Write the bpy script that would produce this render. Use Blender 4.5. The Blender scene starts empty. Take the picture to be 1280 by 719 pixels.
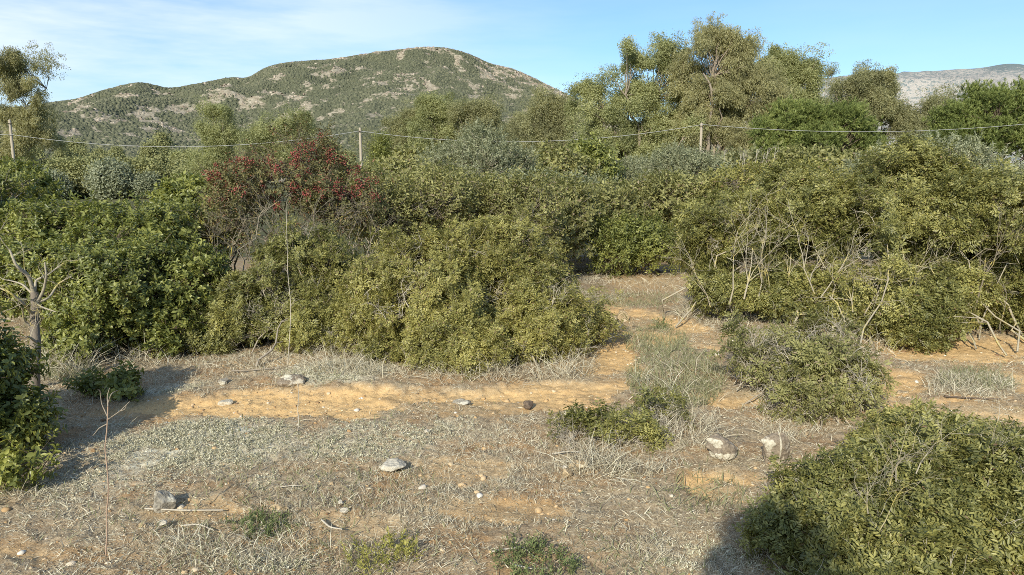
import bpy, math, random
import numpy as np

# ------------------------------------------------------------------ basics
F = 914.0                       # focal length in photo pixels (1280 wide)
EYE = 1.65
HORIZON = 215.0
PITCH = math.atan((359.5 - HORIZON) / F)
SUN_EL = math.radians(28.5)
SUN_AZ = math.radians(19.5)       # light travels towards +Y, turned this much to +X
scene = bpy.context.scene
COL = scene.collection
cp, sp_ = math.cos(PITCH), math.sin(PITCH)


def W(px, py, d):
    """world point on the plane y = d seen at photo pixel (px, py)"""
    u, v = (px - 640) / F, (359.5 - py) / F
    vec = np.array([u, cp + v * sp_, -sp_ + v * cp])
    return np.array([0, 0, EYE]) + vec * (d / vec[1])


# ---- value noise -------------------------------------------------------
def _hash(ix, iy, iz, seed):
    h = (ix.astype(np.int64) * 374761393 + iy.astype(np.int64) * 668265263 + iz.astype(np.int64) * 2147483647 + seed * 974634777) & 0xFFFFFFFF
    h = ((h ^ (h >> 13)) * 1274126177) & 0xFFFFFFFF
    h = (h ^ (h >> 16)) & 0xFFFF
    return h / 65535.0


def noise3(x, y, z, seed=0):
    x, y, z = np.broadcast_arrays(np.asarray(x, float), np.asarray(y, float), np.asarray(z, float))
    ix, iy, iz = np.floor(x), np.floor(y), np.floor(z)
    fx, fy, fz = x - ix, y - iy, z - iz
    sx, sy, sz = fx * fx * (3 - 2 * fx), fy * fy * (3 - 2 * fy), fz * fz * (3 - 2 * fz)
    r = 0
    for a in (0, 1):
        for b in (0, 1):
            for c in (0, 1):
                w = (sx if a else 1 - sx) * (sy if b else 1 - sy) * (sz if c else 1 - sz)
                r = r + w * _hash(ix + a, iy + b, iz + c, seed)
    return r


def fbm(x, y, z=0.0, seed=0, oct=4, gain=0.5):
    r, a, t = 0, 1.0, 0
    for k in range(oct):
        r = r + a * noise3(x * 2 ** k, y * 2 ** k, np.asarray(z) * 2 ** k + 0.37 * k, seed + k)
        t += a
        a *= gain
    return r / t


def sstep(a, b, x):
    t = np.clip((x - a) / (b - a), 0, 1)
    return t * t * (3 - 2 * t)


# ---- ground shape -------------------------------------------------------
def flat_hit(px, py):
    u, v = (px - 640) / F, (359.5 - py) / F
    vec = np.array([u, cp + v * sp_, -sp_ + v * cp])
    return (vec * (EYE / -vec[2]))[:2]


DIRT = [  # bare earth: photo-pixel centre, half sizes, strength
    (330, 508, 130, 21, 1.0), (460, 505, 100, 20, 1.0), (620, 503, 115, 22, 1.0), (560, 512, 90, 16, .8),
    (255, 520, 60, 12, .7), (120, 525, 70, 12, .55), (700, 490, 60, 16, .7),
    (790, 400, 42, 34, .9), (765, 440, 32, 36, .9), (850, 425, 60, 24, .9), (745, 470, 45, 22, .8),
    (800, 362, 50, 22, .6), (810, 345, 50, 10, .5),
    (1215, 440, 110, 22, .85), (1230, 512, 90, 22, 1.0), (1130, 485, 50, 22, .8), (1290, 470, 60, 40, .7),
    (330, 462, 50, 8, .8), (900, 600, 55, 20, .8), (905, 500, 60, 12, .7),
    (380, 660, 90, 22, .3), (250, 640, 60, 18, .4), (640, 640, 70, 18, .4), (90, 690, 90, 24, .4), (590, 585, 90, 20, .35),
]
_D = []
for px, py, rx, ry, s in DIRT:
    c = flat_hit(px, py)
    a = flat_hit(px, py - ry)
    b = flat_hit(px, py + ry)
    _D.append((c[0], c[1], rx * math.hypot(c[1], 1.65) / F, max(.08, abs(a[1] - b[1]) / 2 * .88), s))


def dirt(x, y):
    x, y = np.asarray(x, float), np.asarray(y, float)
    m = np.zeros(np.broadcast(x, y).shape)
    wob = (fbm(x * 2.6, y * 2.6, 0, 11, 5, .6) - .5) * 2.1
    for cx, cy, rx, ry, s in _D:
        q = np.sqrt(((x - cx) / rx) ** 2 + ((y - cy) / ry) ** 2)
        m = np.maximum(m, s * (1 - sstep(.65, 1.25, q + wob)))
    m *= .30 + .70 * sstep(.36, .54, fbm(x * 1.6, y * 2.8, 0, 19, 3))
    return m


def lichen(x, y):
    x, y = np.asarray(x, float), np.asarray(y, float)
    m = np.zeros(np.broadcast(x, y).shape)
    wob = (fbm(x * 3, y * 3, 0, 51, 4) - .5) * 1.2
    for px, py, rx, ry, s in [(215, 556, 95, 36, 1), (310, 560, 120, 30, .75), (420, 470, 60, 14, .9), (215, 487, 40, 8, .8), (140, 600, 70, 30, .5), (330, 700, 60, 18, .4), (480, 550, 110, 26, .45), (900, 700, 80, 25, .3)]:
        c = flat_hit(px, py); a = flat_hit(px, py - ry); b = flat_hit(px, py + ry)
        q = np.sqrt(((x - c[0]) / (rx * math.hypot(c[1], 1.65) / F)) ** 2 + ((y - c[1]) / (abs(a[1] - b[1]) / 2)) ** 2)
        m = np.maximum(m, s * (1 - sstep(.5, 1.3, q + wob)))
    return m


def gz_low(x, y):
    x, y = np.asarray(x, float), np.asarray(y, float)
    r = np.hypot(x, y)
    z = -1.6 * sstep(11, 32, y) - 1.6 * sstep(30, 70, y) - 1.0 * sstep(80, 260, r)
    z = z + .10 * (fbm(x * .35, y * .35, 0, 5, 2) - .5) * 2 * sstep(2, 8, r)
    z = z + 2.5 * (fbm(x * .02, y * .02, 0, 6, 3) - .5) * sstep(60, 160, r)
    return z


def gz(x, y):
    x, y = np.asarray(x, float), np.asarray(y, float)
    z = gz_low(x, y)
    near = 1 - sstep(14, 30, np.hypot(x, y))
    d = dirt(x, y)
    z = z - near * d * .05 + near * .05 * (fbm(x * 3.1, y * 3.1, 0, 7, 3) - .5)
    z = z + near * (.022 - .010 * d) * (fbm(x * 14, y * 14, 0, 8, 3) - .5) + near * .022 * (fbm(x * 37, y * 37, 0, 9, 2) - .5)
    return z


# ---- mesh building ------------------------------------------------------
def new_mesh(name, V, faces, smooth=False, attrs=None):
    """faces: list of int arrays (n,3) or (n,4)"""
    me = bpy.data.meshes.new(name)
    V = np.ascontiguousarray(V, dtype=np.float32)
    faces = [np.asarray(f, dtype=np.int32) for f in faces if len(f)]
    me.vertices.add(len(V))
    me.vertices.foreach_set('co', V.ravel())
    loops = np.concatenate([f.ravel() for f in faces])
    sizes = np.concatenate([np.full(len(f), f.shape[1], np.int32) for f in faces])
    starts = np.concatenate([[0], np.cumsum(sizes)[:-1]]).astype(np.int32)
    me.loops.add(len(loops))
    me.loops.foreach_set('vertex_index', loops.astype(np.int32))
    me.polygons.add(len(sizes))
    me.polygons.foreach_set('loop_start', starts)
    me.polygons.foreach_set('loop_total', sizes)
    if smooth:
        me.polygons.foreach_set('use_smooth', np.ones(len(sizes), dtype=bool))
    for k, a in (attrs or {}).items():
        at = me.attributes.new(k, 'FLOAT', 'POINT')
        at.data.foreach_set('value', np.ascontiguousarray(a, dtype=np.float32))
    me.update(calc_edges=True)
    return me


class MB:
    """collects pieces for ONE mesh"""
    def __init__(s):
        s.V, s.T, s.Q, s.A, s.n = [], [], [], [], 0
        s.cur, s.MT, s.MQ = 0, [], []

    def add(s, V, tris=None, quads=None, tint=0.5):
        V = np.asarray(V, float).reshape(-1, 3)
        s.V.append(V)
        s.A.append(np.broadcast_to(np.asarray(tint, float), (len(V),)))
        if tris is not None and len(tris): s.T.append(np.asarray(tris) + s.n); s.MT.append(np.full(len(tris), s.cur))
        if quads is not None and len(quads): s.Q.append(np.asarray(quads) + s.n); s.MQ.append(np.full(len(quads), s.cur))
        s.n += len(V)

    def build(s, name, mat, parent=None, smooth=False, origin=None):
        V = np.concatenate(s.V)
        if origin is not None: V = V - np.asarray(origin)
        fs = []
        if s.T: fs.append(np.concatenate(s.T))
        if s.Q: fs.append(np.concatenate(s.Q))
        me = new_mesh(name, V, fs, smooth, {'tint': np.concatenate(s.A)})
        for mm in (mat if isinstance(mat, (list, tuple)) else [mat]): me.materials.append(mm)
        if s.cur: me.polygons.foreach_set('material_index', np.concatenate(s.MT + s.MQ).astype(np.int32))
        o = bpy.data.objects.new(name, me)
        COL.objects.link(o)
        if parent is not None: o.parent = parent
        elif origin is not None: o.location = origin
        return o


def tag(o, label=None, cat=None, group=None, kind=None):
    if label: o['label'] = label
    if cat: o['category'] = cat
    if group: o['group'] = group
    if kind: o['kind'] = kind
    return o


def empty(name, loc, label, cat, group=None):
    o = bpy.data.objects.new(name, None)
    COL.objects.link(o)
    o.location = loc
    o.empty_display_size = .2
    return tag(o, label, cat, group)


def norm(v):
    return v / np.maximum(np.linalg.norm(v, axis=-1, keepdims=True), 1e-9)


def frames(D, roll=None):
    """rotation matrices (N,3,3) whose columns are x,y,z with z along D"""
    D = norm(np.asarray(D, float))
    ref = np.where(np.abs(D[:, 2:3]) < .9, np.array([[0, 0, 1.]]), np.array([[1., 0, 0]]))
    X = norm(np.cross(ref, D))
    Y = np.cross(D, X)
    if roll is not None:
        c, s = np.cos(roll)[:, None], np.sin(roll)[:, None]
        X, Y = X * c + Y * s, -X * s + Y * c
    return np.stack([X, Y, D], axis=2)


def tubes(mb, P, R, k=4, tint=None):
    """P (N,m,3) polylines, R (N,m) radii"""
    P = np.asarray(P, float); R = np.asarray(R, float)
    N, m, _ = P.shape
    if N == 0: return
    T = np.empty_like(P)
    T[:, 1:-1] = P[:, 2:] - P[:, :-2] if m > 2 else 0
    T[:, 0] = P[:, 1] - P[:, 0]
    T[:, -1] = P[:, -1] - P[:, -2]
    main = norm(P[:, -1] - P[:, 0])
    ref = np.where(np.abs(main[:, 2:3]) < .85, np.array([[0, 0, 1.]]), np.array([[0, 1., 0]]))
    X = norm(np.cross(ref[:, None, :], T))
    Y = norm(np.cross(T, X))
    a = np.arange(k) * 2 * math.pi / k
    ring = X[:, :, None, :] * np.cos(a)[None, None, :, None] + Y[:, :, None, :] * np.sin(a)[None, None, :, None]
    V = P[:, :, None, :] + ring * R[:, :, None, None]
    idx = np.arange(N * m * k).reshape(N, m, k)
    A, B = idx[:, :-1], idx[:, 1:]
    q = np.stack([A, np.roll(A, -1, 2), np.roll(B, -1, 2), B], axis=-1).reshape(-1, 4)
    t = np.random.default_rng(N).random(N) if tint is None else np.asarray(tint)
    mb.add(V.reshape(-1, 3), quads=q, tint=np.repeat(np.broadcast_to(t, (N,)), m * k))


def bez(A, B, C, m):
    t = np.linspace(0, 1, m)[None, :, None]
    return (1 - t) ** 2 * A[:, None] + 2 * t * (1 - t) * B[:, None] + t * t * C[:, None]


# ---- leaf templates -----------------------------------------------------
def leaf_geo(L, Wd, fold=.25, droop=.1, hexa=False):
    if hexa:
        f = fold * Wd * .5
        V = np.array([[0, 0, 0], [-.42 * Wd, .28 * L, f], [-.45 * Wd, .68 * L, f - droop * L * .3], [0, L, -droop * L],
                      [.45 * Wd, .68 * L, f - droop * L * .3], [.42 * Wd, .28 * L, f]])
        return V, np.array([[0, 3, 2], [0, 2, 1], [0, 5, 4], [0, 4, 3]])
    V = np.array([[0, 0, 0], [-.5 * Wd, .5 * L, fold * Wd * .5], [0, L, -droop * L], [.5 * Wd, .5 * L, fold * Wd * .5]])
    return V, np.array([[0, 2, 1], [0, 3, 2]])


def place_leaf(out, V, T, pos, d, n):
    d = d / np.linalg.norm(d)
    x = np.cross(d, n); x /= max(np.linalg.norm(x), 1e-6)
    z = np.cross(x, d)
    R = np.stack([x, d, z], axis=1)
    out.append((V @ R.T + pos, T))


def merge(out):
    Vs, Ts, n = [], [], 0
    for V, T in out:
        Vs.append(V); Ts.append(T + n); n += len(V)
    return np.concatenate(Vs), np.concatenate(Ts)


def sprig_pinnate(rng, nleaf=5, pairs=4, L=.03, Wd=.012, rach=.07, hexa=False):
    out = []
    for i in range(nleaf):
        az = i * 2.4 + rng.random() * .5
        tilt = rng.uniform(.75, 1.5)
        d = np.array([math.cos(az) * math.sin(tilt), math.sin(az) * math.sin(tilt), math.cos(tilt)])
        side = np.cross(d, [0, 0, 1.]); side /= np.linalg.norm(side) + 1e-6
        nrm = np.cross(side, d)
        p0 = np.array([0, 0, .02 + .012 * i])
        for k in range(pairs):
            f = (k + 1) / pairs
            p = p0 + d * rach * f - np.array([0, 0, .25 * rach * f * f])
            for sg in (-1, 1):
                ld = d * .55 + side * sg * .85 + rng.normal(0, .12, 3)
                V, T = leaf_geo(L * rng.uniform(.8, 1.15), Wd * rng.uniform(.85, 1.15), .3, rng.uniform(0, .2), hexa)
                place_leaf(out, V, T, p, ld, nrm + rng.normal(0, .25, 3))
        V, T = leaf_geo(L, Wd, .3, .1, hexa)
        place_leaf(out, V, T, p0 + d * rach, d, nrm)
    return merge(out)


def sprig_whorl(rng, n=10, L=.05, Wd=.02, length=.12, spread=(.4, 1.3), hexa=False, droop=.12):
    out = []
    for i in range(n):
        az = i * 2.4 + rng.random() * .6
        tilt = rng.uniform(*spread)
        d = np.array([math.cos(az) * math.sin(tilt), math.sin(az) * math.sin(tilt), math.cos(tilt)])
        p = np.array([0, 0, length * (i + rng.random()) / n]) + rng.normal(0, .004, 3)
        V, T = leaf_geo(L * rng.uniform(.7, 1.2), Wd * rng.uniform(.8, 1.2), .3, rng.uniform(0, droop * 2), hexa)
        nr = np.array([0, 0, 1.]) + rng.normal(0, .35, 3)
        place_leaf(out, V, T, p, d, nr)
    return merge(out)


def sprig_droop(rng, n=9, L=.25, Wd=.05, spread=.35):
    """hanging leaves; local z is DOWN the strand"""
    out = []
    for i in range(n):
        d = np.array([rng.normal(0, .45), rng.normal(0, .45), rng.uniform(.5, 1.2)])
        p = np.array([rng.normal(0, spread * .5), rng.normal(0, spread * .5), rng.uniform(0, spread * 2.2)])
        V, T = leaf_geo(L * rng.uniform(.7, 1.2), Wd * rng.uniform(.7, 1.3), .2, 0)
        place_leaf(out, V, T, p, d, rng.normal(0, 1, 3))
    return merge(out)


def sprig_blob(rng, n=10, L=.4, Wd=.3, spread=.5):
    out = []
    for i in range(n):
        p = rng.normal(0, spread * .5, 3)
        V, T = leaf_geo(L * rng.uniform(.6, 1.2), Wd * rng.uniform(.6, 1.2), .3, .1)
        place_leaf(out, V, T, p, norm(rng.normal(0, 1, 3) * [1, 1, .6]), rng.normal(0, .7, 3) + [0, 0, 1.])
    return merge(out)


def twig_spray(rng, levels=3, kids=3, length=1.0, r=.012, k=3, spread=.7):
    """bare forked twig as a template, about `length` long along z"""
    mb = MB()
    def rec(p, d, L, rad, lev):
        m = 4
        pts = [p]
        dd = d
        for i in range(m - 1):
            dd = dd + rng.normal(0, .16, 3); dd /= np.linalg.norm(dd)
            pts.append(pts[-1] + dd * L / (m - 1))
        tubes(mb, np.array([pts]), np.array([[rad * (1 - .55 * i / (m - 1)) for i in range(m)]]), k)
        if lev <= 0: return
        for c in range(kids if lev > 1 else kids - 1):
            at = pts[rng.integers(1, m)]
            nd = dd + rng.normal(0, spread, 3); nd /= np.linalg.norm(nd)
            rec(at, nd, L * rng.uniform(.55, .85), rad * .55, lev - 1)
    rec(np.zeros(3), np.array([0, 0, 1.]), length * .42, r, levels)
    V = np.concatenate(mb.V); Q = np.concatenate(mb.Q)
    return V, np.concatenate([Q[:, [0, 1, 2]], Q[:, [0, 2, 3]]])


def scatter(mb, rng, temps, pos, dirs, scale, tint=None, flat=0):
    """bake templates at positions"""
    N = len(pos)
    if N == 0: return
    pick = rng.integers(0, len(temps), N)
    roll = rng.random(N) * 2 * math.pi
    R = frames(dirs, roll)
    tint = rng.random(N) if tint is None else tint
    scale = np.broadcast_to(scale, (N,))
    for k, (V, T) in enumerate(temps):
        s = np.where(pick == k)[0]
        if len(s) == 0: continue
        out = pos[s][:, None, :] + scale[s][:, None, None] * np.einsum('nij,vj->nvi', R[s], V)
        idx = (np.arange(len(s)) * len(V))[:, None, None] + T[None]
        mb.add(out.reshape(-1, 3), tris=idx.reshape(-1, 3), tint=np.repeat(tint[s], len(V)))


# ------------------------------------------------------------------ materials
def nt_new(name):
    m = bpy.data.materials.new(name)
    m.use_nodes = True
    nt = m.node_tree
    nt.nodes.clear()
    out = nt.nodes.new('ShaderNodeOutputMaterial')
    return m, nt, out


def ramp(nt, stops, fac=None, interp='LINEAR'):
    n = nt.nodes.new('ShaderNodeValToRGB')
    cr = n.color_ramp
    cr.interpolation = interp
    while len(cr.elements) < len(stops): cr.elements.new(.5)
    for e, (p, c) in zip(cr.elements, stops):
        e.position = p
        e.color = (*c, 1) if len(c) == 3 else c
    if fac is not None: nt.links.new(fac, n.inputs[0])
    return n.outputs[0]


def nz(nt, scale, detail=4, rough=.55, coord='Object', vec=None, stretch=None):
    t = nt.nodes.new('ShaderNodeTexNoise')
    t.inputs['Scale'].default_value = scale
    t.inputs['Detail'].default_value = detail
    t.inputs['Roughness'].default_value = rough
    if vec is None:
        vec = nt.nodes.new('ShaderNodeTexCoord').outputs[coord]
    if stretch:
        mp = nt.nodes.new('ShaderNodeMapping')
        mp.inputs['Scale'].default_value = stretch
        nt.links.new(vec, mp.inputs[0]); vec = mp.outputs[0]
    nt.links.new(vec, t.inputs['Vector'])
    return t.outputs['Fac']


def mixc(nt, fac, a, b, mode='MIX'):
    n = nt.nodes.new('ShaderNodeMix')
    n.data_type = 'RGBA'
    n.blend_type = mode
    for sock, v in ((n.inputs[0], fac), (n.inputs[6], a), (n.inputs[7], b)):
        if isinstance(v, bpy.types.NodeSocket): nt.links.new(v, sock)
        elif isinstance(v, tuple): sock.default_value = (*v, 1)
        else: sock.default_value = v
    return n.outputs[2]


def mathn(nt, op, a, b=0.0):
    n = nt.nodes.new('ShaderNodeMath')
    n.operation = op
    for sock, v in zip(n.inputs, (a, b)):
        if isinstance(v, bpy.types.NodeSocket): nt.links.new(v, sock)
        else: sock.default_value = v
    return n.outputs[0]


def attr(nt, name):
    n = nt.nodes.new('ShaderNodeAttribute')
    n.attribute_name = name
    return n.outputs['Fac']


def principled(nt, out, col, rough=.8, spec=.3, bump=None, bstr=.3, bdist=.02):
    p = nt.nodes.new('ShaderNodeBsdfPrincipled')
    if isinstance(col, tuple): p.inputs['Base Color'].default_value = (*col, 1)
    else: nt.links.new(col, p.inputs['Base Color'])
    p.inputs['Roughness'].default_value = rough
    p.inputs['Specular IOR Level'].default_value = spec
    if bump is not None:
        b = nt.nodes.new('ShaderNodeBump')
        b.inputs['Strength'].default_value = bstr
        b.inputs['Distance'].default_value = bdist
        nt.links.new(bump, b.inputs['Height'])
        nt.links.new(b.outputs[0], p.inputs['Normal'])
    nt.links.new(p.outputs[0], out.inputs[0])
    return p


def leaf_mat(name, c1, c2, c3, rough=.5, spec=.35, trans=.25, patch=2.0, dead=None, rw=.45, tw=.35):
    """c1 dark .. c3 light; leaf and sprig variation, large patches"""
    m, nt, out = nt_new(name)
    rnd = nt.nodes.new('ShaderNodeNewGeometry').outputs['Random Per Island']
    tint = attr(nt, 'tint')
    big = nz(nt, patch, 2)
    f = mathn(nt, 'ADD', mathn(nt, 'MULTIPLY', rnd, rw), mathn(nt, 'MULTIPLY', tint, tw))
    f = mathn(nt, 'ADD', f, mathn(nt, 'MULTIPLY', mathn(nt, 'SUBTRACT', big, .4), .8))
    col = ramp(nt, [(.05, c1), (.45, c2), (.95, c3)], f)
    if dead:
        pickd = mathn(nt, 'GREATER_THAN', mathn(nt, 'FRACT', mathn(nt, 'MULTIPLY', rnd, 17.3)), 1 - dead[0])
        col = mixc(nt, pickd, col, dead[1])
    p = principled(nt, out, col, rough, spec)
    tr = nt.nodes.new('ShaderNodeBsdfTranslucent')
    tc = mixc(nt, 1.0, col, (1.0, 1.0, .55), 'MULTIPLY')
    nt.links.new(tc, tr.inputs[0])
    mx = nt.nodes.new('ShaderNodeMixShader')
    mx.inputs[0].default_value = trans
    nt.links.new(p.outputs[0], mx.inputs[1]); nt.links.new(tr.outputs[0], mx.inputs[2])
    nt.links.new(mx.outputs[0], out.inputs[0])
    return m


def bark_mat(name, c1, c2, lichen=None, amt=.5, lscale=5.0):
    m, nt, out = nt_new(name)
    n = nz(nt, 30, 4)
    col = mixc(nt, attr(nt, 'tint'), mixc(nt, n, c1, c2), c2)
    col = mixc(nt, nz(nt, 60, 3), col, mixc(nt, .5, col, c1))
    if lichen:
        l = ramp(nt, [(amt, (0, 0, 0)), (amt + .12, (1, 1, 1))], nz(nt, lscale, 4, .6))
        col = mixc(nt, l, col, lichen)
    principled(nt, out, col, .85, .2, n, .6, .01)
    return m


M = {}
M['lentisk'] = leaf_mat('lentisk_leaf', (.068, .080, .024), (.27, .265, .085), (.60, .54, .175), .40, .45, .38, 1.6, (.008, (.26, .17, .09)))
M['lentisk_y'] = leaf_mat('lentisk_leaf_yellow', (.082, .087, .026), (.335, .315, .096), (.62, .55, .18), .42, .45, .36, 1.8, (.03, (.32, .22, .12)))
M['green'] = leaf_mat('broad_green_leaf', (.060, .078, .020), (.235, .255, .068), (.54, .53, .15), .38, .5, .38, 2.0)
M['olivegreen'] = leaf_mat('small_olive_leaf', (.11, .118, .044), (.315, .305, .115), (.56, .52, .21), .5, .35, .4, 1.2, (.05, (.38, .30, .19)))
M['terebinth'] = leaf_mat('terebinth_leaf', (.09, .095, .04), (.20, .19, .08), (.34, .29, .12), .5, .3, .33, 2.0, (.08, (.30, .15, .08)))
M['silver'] = leaf_mat('silver_leaf', (.13, .145, .08), (.33, .34, .20), (.54, .54, .35), .55, .3, .34, 1.5)
M['euca'] = leaf_mat('eucalyptus_leaf', (.155, .152, .076), (.405, .38, .19), (.62, .57, .30), .5, .3, .44, .35, None, .2, .6)
M['euca_g'] = leaf_mat('eucalyptus_leaf_green', (.15, .165, .076), (.40, .41, .19), (.62, .605, .31), .5, .3, .44, .3, None, .2, .6)
M['euca_b'] = leaf_mat('brownish_tree_leaf', (.15, .15, .08), (.37, .36, .19), (.56, .525, .285), .6, .2, .45, .3, None, .2, .6)
M['pine'] = leaf_mat('pine_needle', (.075, .098, .030), (.245, .29, .092), (.46, .49, .16), .6, .25, .4, .45, None, .3, .5)
M['wood'] = leaf_mat('distant_leaf', (.16, .165, .075), (.32, .32, .14), (.48, .46, .215), .7, .2, .25, .06)
M['wood_s'] = leaf_mat('distant_silver_leaf', (.16, .175, .10), (.29, .305, .19), (.43, .44, .29), .7, .2, .25, .06)
M['scrub'] = leaf_mat('mountain_scrub_leaf', (.098, .105, .064), (.142, .147, .09), (.21, .20, .125), .8, .1, .08, .006)  # lightened tones: distance haze is put into the leaf colour
M['twig'] = bark_mat('grey_twig', (.20, .16, .115), (.40, .34, .26))
M['twig_l'] = bark_mat('pale_twig', (.36, .31, .23), (.64, .57, .45))
M['twig_d'] = bark_mat('brown_twig', (.09, .065, .045), (.20, .15, .11))
M['twig_y'] = bark_mat('lichened_branch', (.24, .20, .14), (.50, .44, .32), (.52, .43, .15), .52, 9.0)
M['stem'] = bark_mat('thin_stem', (.15, .12, .085), (.34, .295, .215), (.52, .41, .08), .55, 6.0)
M['bark_e'] = bark_mat('eucalyptus_bark', (.18, .13, .09), (.42, .35, .27))
M['berry'] = leaf_mat('red_berry', (.11, .028, .022), (.26, .065, .052), (.40, .14, .10), .65, .25, .0, 4)


def ground_mat():
    m, nt, out = nt_new('earth_and_litter')
    d, l = attr(nt, 'dirt'), attr(nt, 'lichen')
    fine = nz(nt, 22, 8, .7)
    mid = nz(nt, 3.5, 5, .6)
    speck = nz(nt, 90, 3, .6)
    soil = ramp(nt, [(.25, (.38, .23, .10)), (.40, (.63, .40, .17)), (.58, (.77, .52, .245)), (.8, (.88, .67, .39))], mixc(nt, .45, mixc(nt, .45, fine, mid), speck))
    litter = ramp(nt, [(.30, (.11, .08, .048)), (.44, (.30, .225, .135)), (.60, (.48, .385, .25)), (.8, (.68, .58, .41))], mixc(nt, .55, fine, speck))
    rust = ramp(nt, [(.45, (0, 0, 0)), (.62, (1, 1, 1))], nz(nt, 2.2, 5, .65))
    litter = mixc(nt, mathn(nt, 'MULTIPLY', rust, .65), litter, mixc(nt, speck, (.20, .10, .045), (.52, .31, .13)))
    col = mixc(nt, d, litter, soil)
    pale = ramp(nt, [(.3, (.36, .33, .22)), (.6, (.76, .71, .53))], speck)
    lf = mathn(nt, 'MULTIPLY', l, ramp(nt, [(.35, (0, 0, 0)), (.55, (1, 1, 1))], fine))
    col = mixc(nt, lf, col, pale)
    # far ground: scrubby olive
    far = attr(nt, 'far')
    fcol = ramp(nt, [(.3, (.06, .07, .03)), (.6, (.15, .14, .065)), (.75, (.34, .27, .16))], nz(nt, .12, 6, .7))
    col = mixc(nt, far, col, fcol)
    h = mathn(nt, 'ADD', fine, mathn(nt, 'MULTIPLY', speck, .5))
    principled(nt, out, col, .95, .1, h, .6, .02)
    return m


M['ground'] = ground_mat()


def straw_mat(name, stops, trans=.2):
    m, nt, out = nt_new(name)
    rnd = nt.nodes.new('ShaderNodeNewGeometry').outputs['Random Per Island']
    f = mathn(nt, 'ADD', mathn(nt, 'MULTIPLY', rnd, .7), mathn(nt, 'MULTIPLY', attr(nt, 'tint'), .3))
    col = ramp(nt, stops, f)
    p = principled(nt, out, col, .75, .2)
    tr = nt.nodes.new('ShaderNodeBsdfTranslucent')
    nt.links.new(col, tr.inputs[0])
    mx = nt.nodes.new('ShaderNodeMixShader')
    mx.inputs[0].default_value = trans
    nt.links.new(p.outputs[0], mx.inputs[1]); nt.links.new(tr.outputs[0], mx.inputs[2])
    nt.links.new(mx.outputs[0], out.inputs[0])
    return m


M['straw'] = straw_mat('dry_straw', [(0, (.14, .11, .07)), (.22, (.38, .32, .215)), (.58, (.66, .59, .43)), (.88, (.86, .81, .63)), (1, (.54, .52, .31))], .28)
M['grass_g'] = straw_mat('fresh_grass', [(0, (.16, .17, .08)), (.5, (.31, .31, .16)), (1, (.50, .48, .30))], .3)
M['lichen'] = straw_mat('pale_ground_lichen', [(0, (.34, .31, .19)), (.5, (.62, .58, .40)), (1, (.84, .79, .60))], .2)
M['herb_y'] = straw_mat('yellow_green_herb', [(0, (.20, .20, .05)), (.5, (.38, .36, .09)), (1, (.55, .50, .15))], .3)
M['herb_g'] = straw_mat('green_herb', [(0, (.10, .13, .05)), (.5, (.20, .24, .09)), (1, (.36, .38, .17))], .3)


def stone_mat(name, c1, c2, spot=None, amt=.55, sc=6.0):
    m, nt, out = nt_new(name)
    n = nz(nt, 45, 8, .7)
    col = mixc(nt, ramp(nt, [(.36, (0, 0, 0)), (.64, (1, 1, 1))], n), c1, c2)
    if spot:
        s = ramp(nt, [(amt, (0, 0, 0)), (amt + .05, (1, 1, 1))], nz(nt, sc, 5, .6))
        col = mixc(nt, s, col, spot)
    principled(nt, out, col, .92, .12, n, 1.0, .012)
    return m


M['st_grey'] = stone_mat('grey_stone', (.17, .15, .115), (.48, .43, .34), (.62, .57, .45), .52, 9)
M['st_white'] = stone_mat('pale_stone', (.40, .35, .26), (.72, .65, .51))
M['st_tan'] = stone_mat('tan_stone', (.32, .23, .13), (.62, .48, .29), (.70, .60, .42), .55, 8)
M['st_brown'] = stone_mat('brown_stone', (.17, .135, .10), (.37, .30, .215), (.62, .55, .42), .54, 11)
M['st_dark'] = stone_mat('dark_stone', (.10, .075, .055), (.22, .165, .12))
M['crust'] = stone_mat('white_lichen_crust', (.40, .35, .25), (.78, .72, .57))
M['pole'] = stone_mat('weathered_pole', (.36, .30, .22), (.54, .46, .35))
M['cable'] = stone_mat('grey_cable', (.36, .35, .33), (.46, .45, .43))


def mountain_mat(name, pale=False):
    m, nt, out = nt_new(name)
    rock = attr(nt, 'rock')
    n1 = nz(nt, .06, 6, .7)
    n2 = nz(nt, .22, 6, .7)
    scrub = ramp(nt, [(.3, (.085, .092, .056)), (.5, (.125, .13, .078)), (.72, (.185, .175, .11))], n2)  # scrub lightened so the colour itself holds the air haze
    rk = ramp(nt, [(.3, (.22, .18, .125)), (.5, (.38, .325, .23)), (.75, (.56, .495, .375))], n2)
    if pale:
        scrub = ramp(nt, [(.3, (.15, .19, .19)), (.7, (.24, .27, .25))], n2)  # bluish tint paints aerial haze into the far ridge's scrub
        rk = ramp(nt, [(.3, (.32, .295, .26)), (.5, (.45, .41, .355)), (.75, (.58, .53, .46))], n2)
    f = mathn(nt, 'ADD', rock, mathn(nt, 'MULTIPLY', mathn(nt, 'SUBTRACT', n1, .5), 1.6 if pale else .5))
    f = mathn(nt, 'ADD', f, mathn(nt, 'MULTIPLY', mathn(nt, 'SUBTRACT', n2, .5), .5))
    k = ramp(nt, [(.50, (0, 0, 0)), (.62, (1, 1, 1))], f)
    principled(nt, out, mixc(nt, k, scrub, rk), .95, .05, mathn(nt, 'ADD', n1, n2), .6, 4.0)
    return m


M['mountain'] = mountain_mat('scrubby_mountain')
M['mountain_far'] = mountain_mat('pale_rock_ridge', True)

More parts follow.
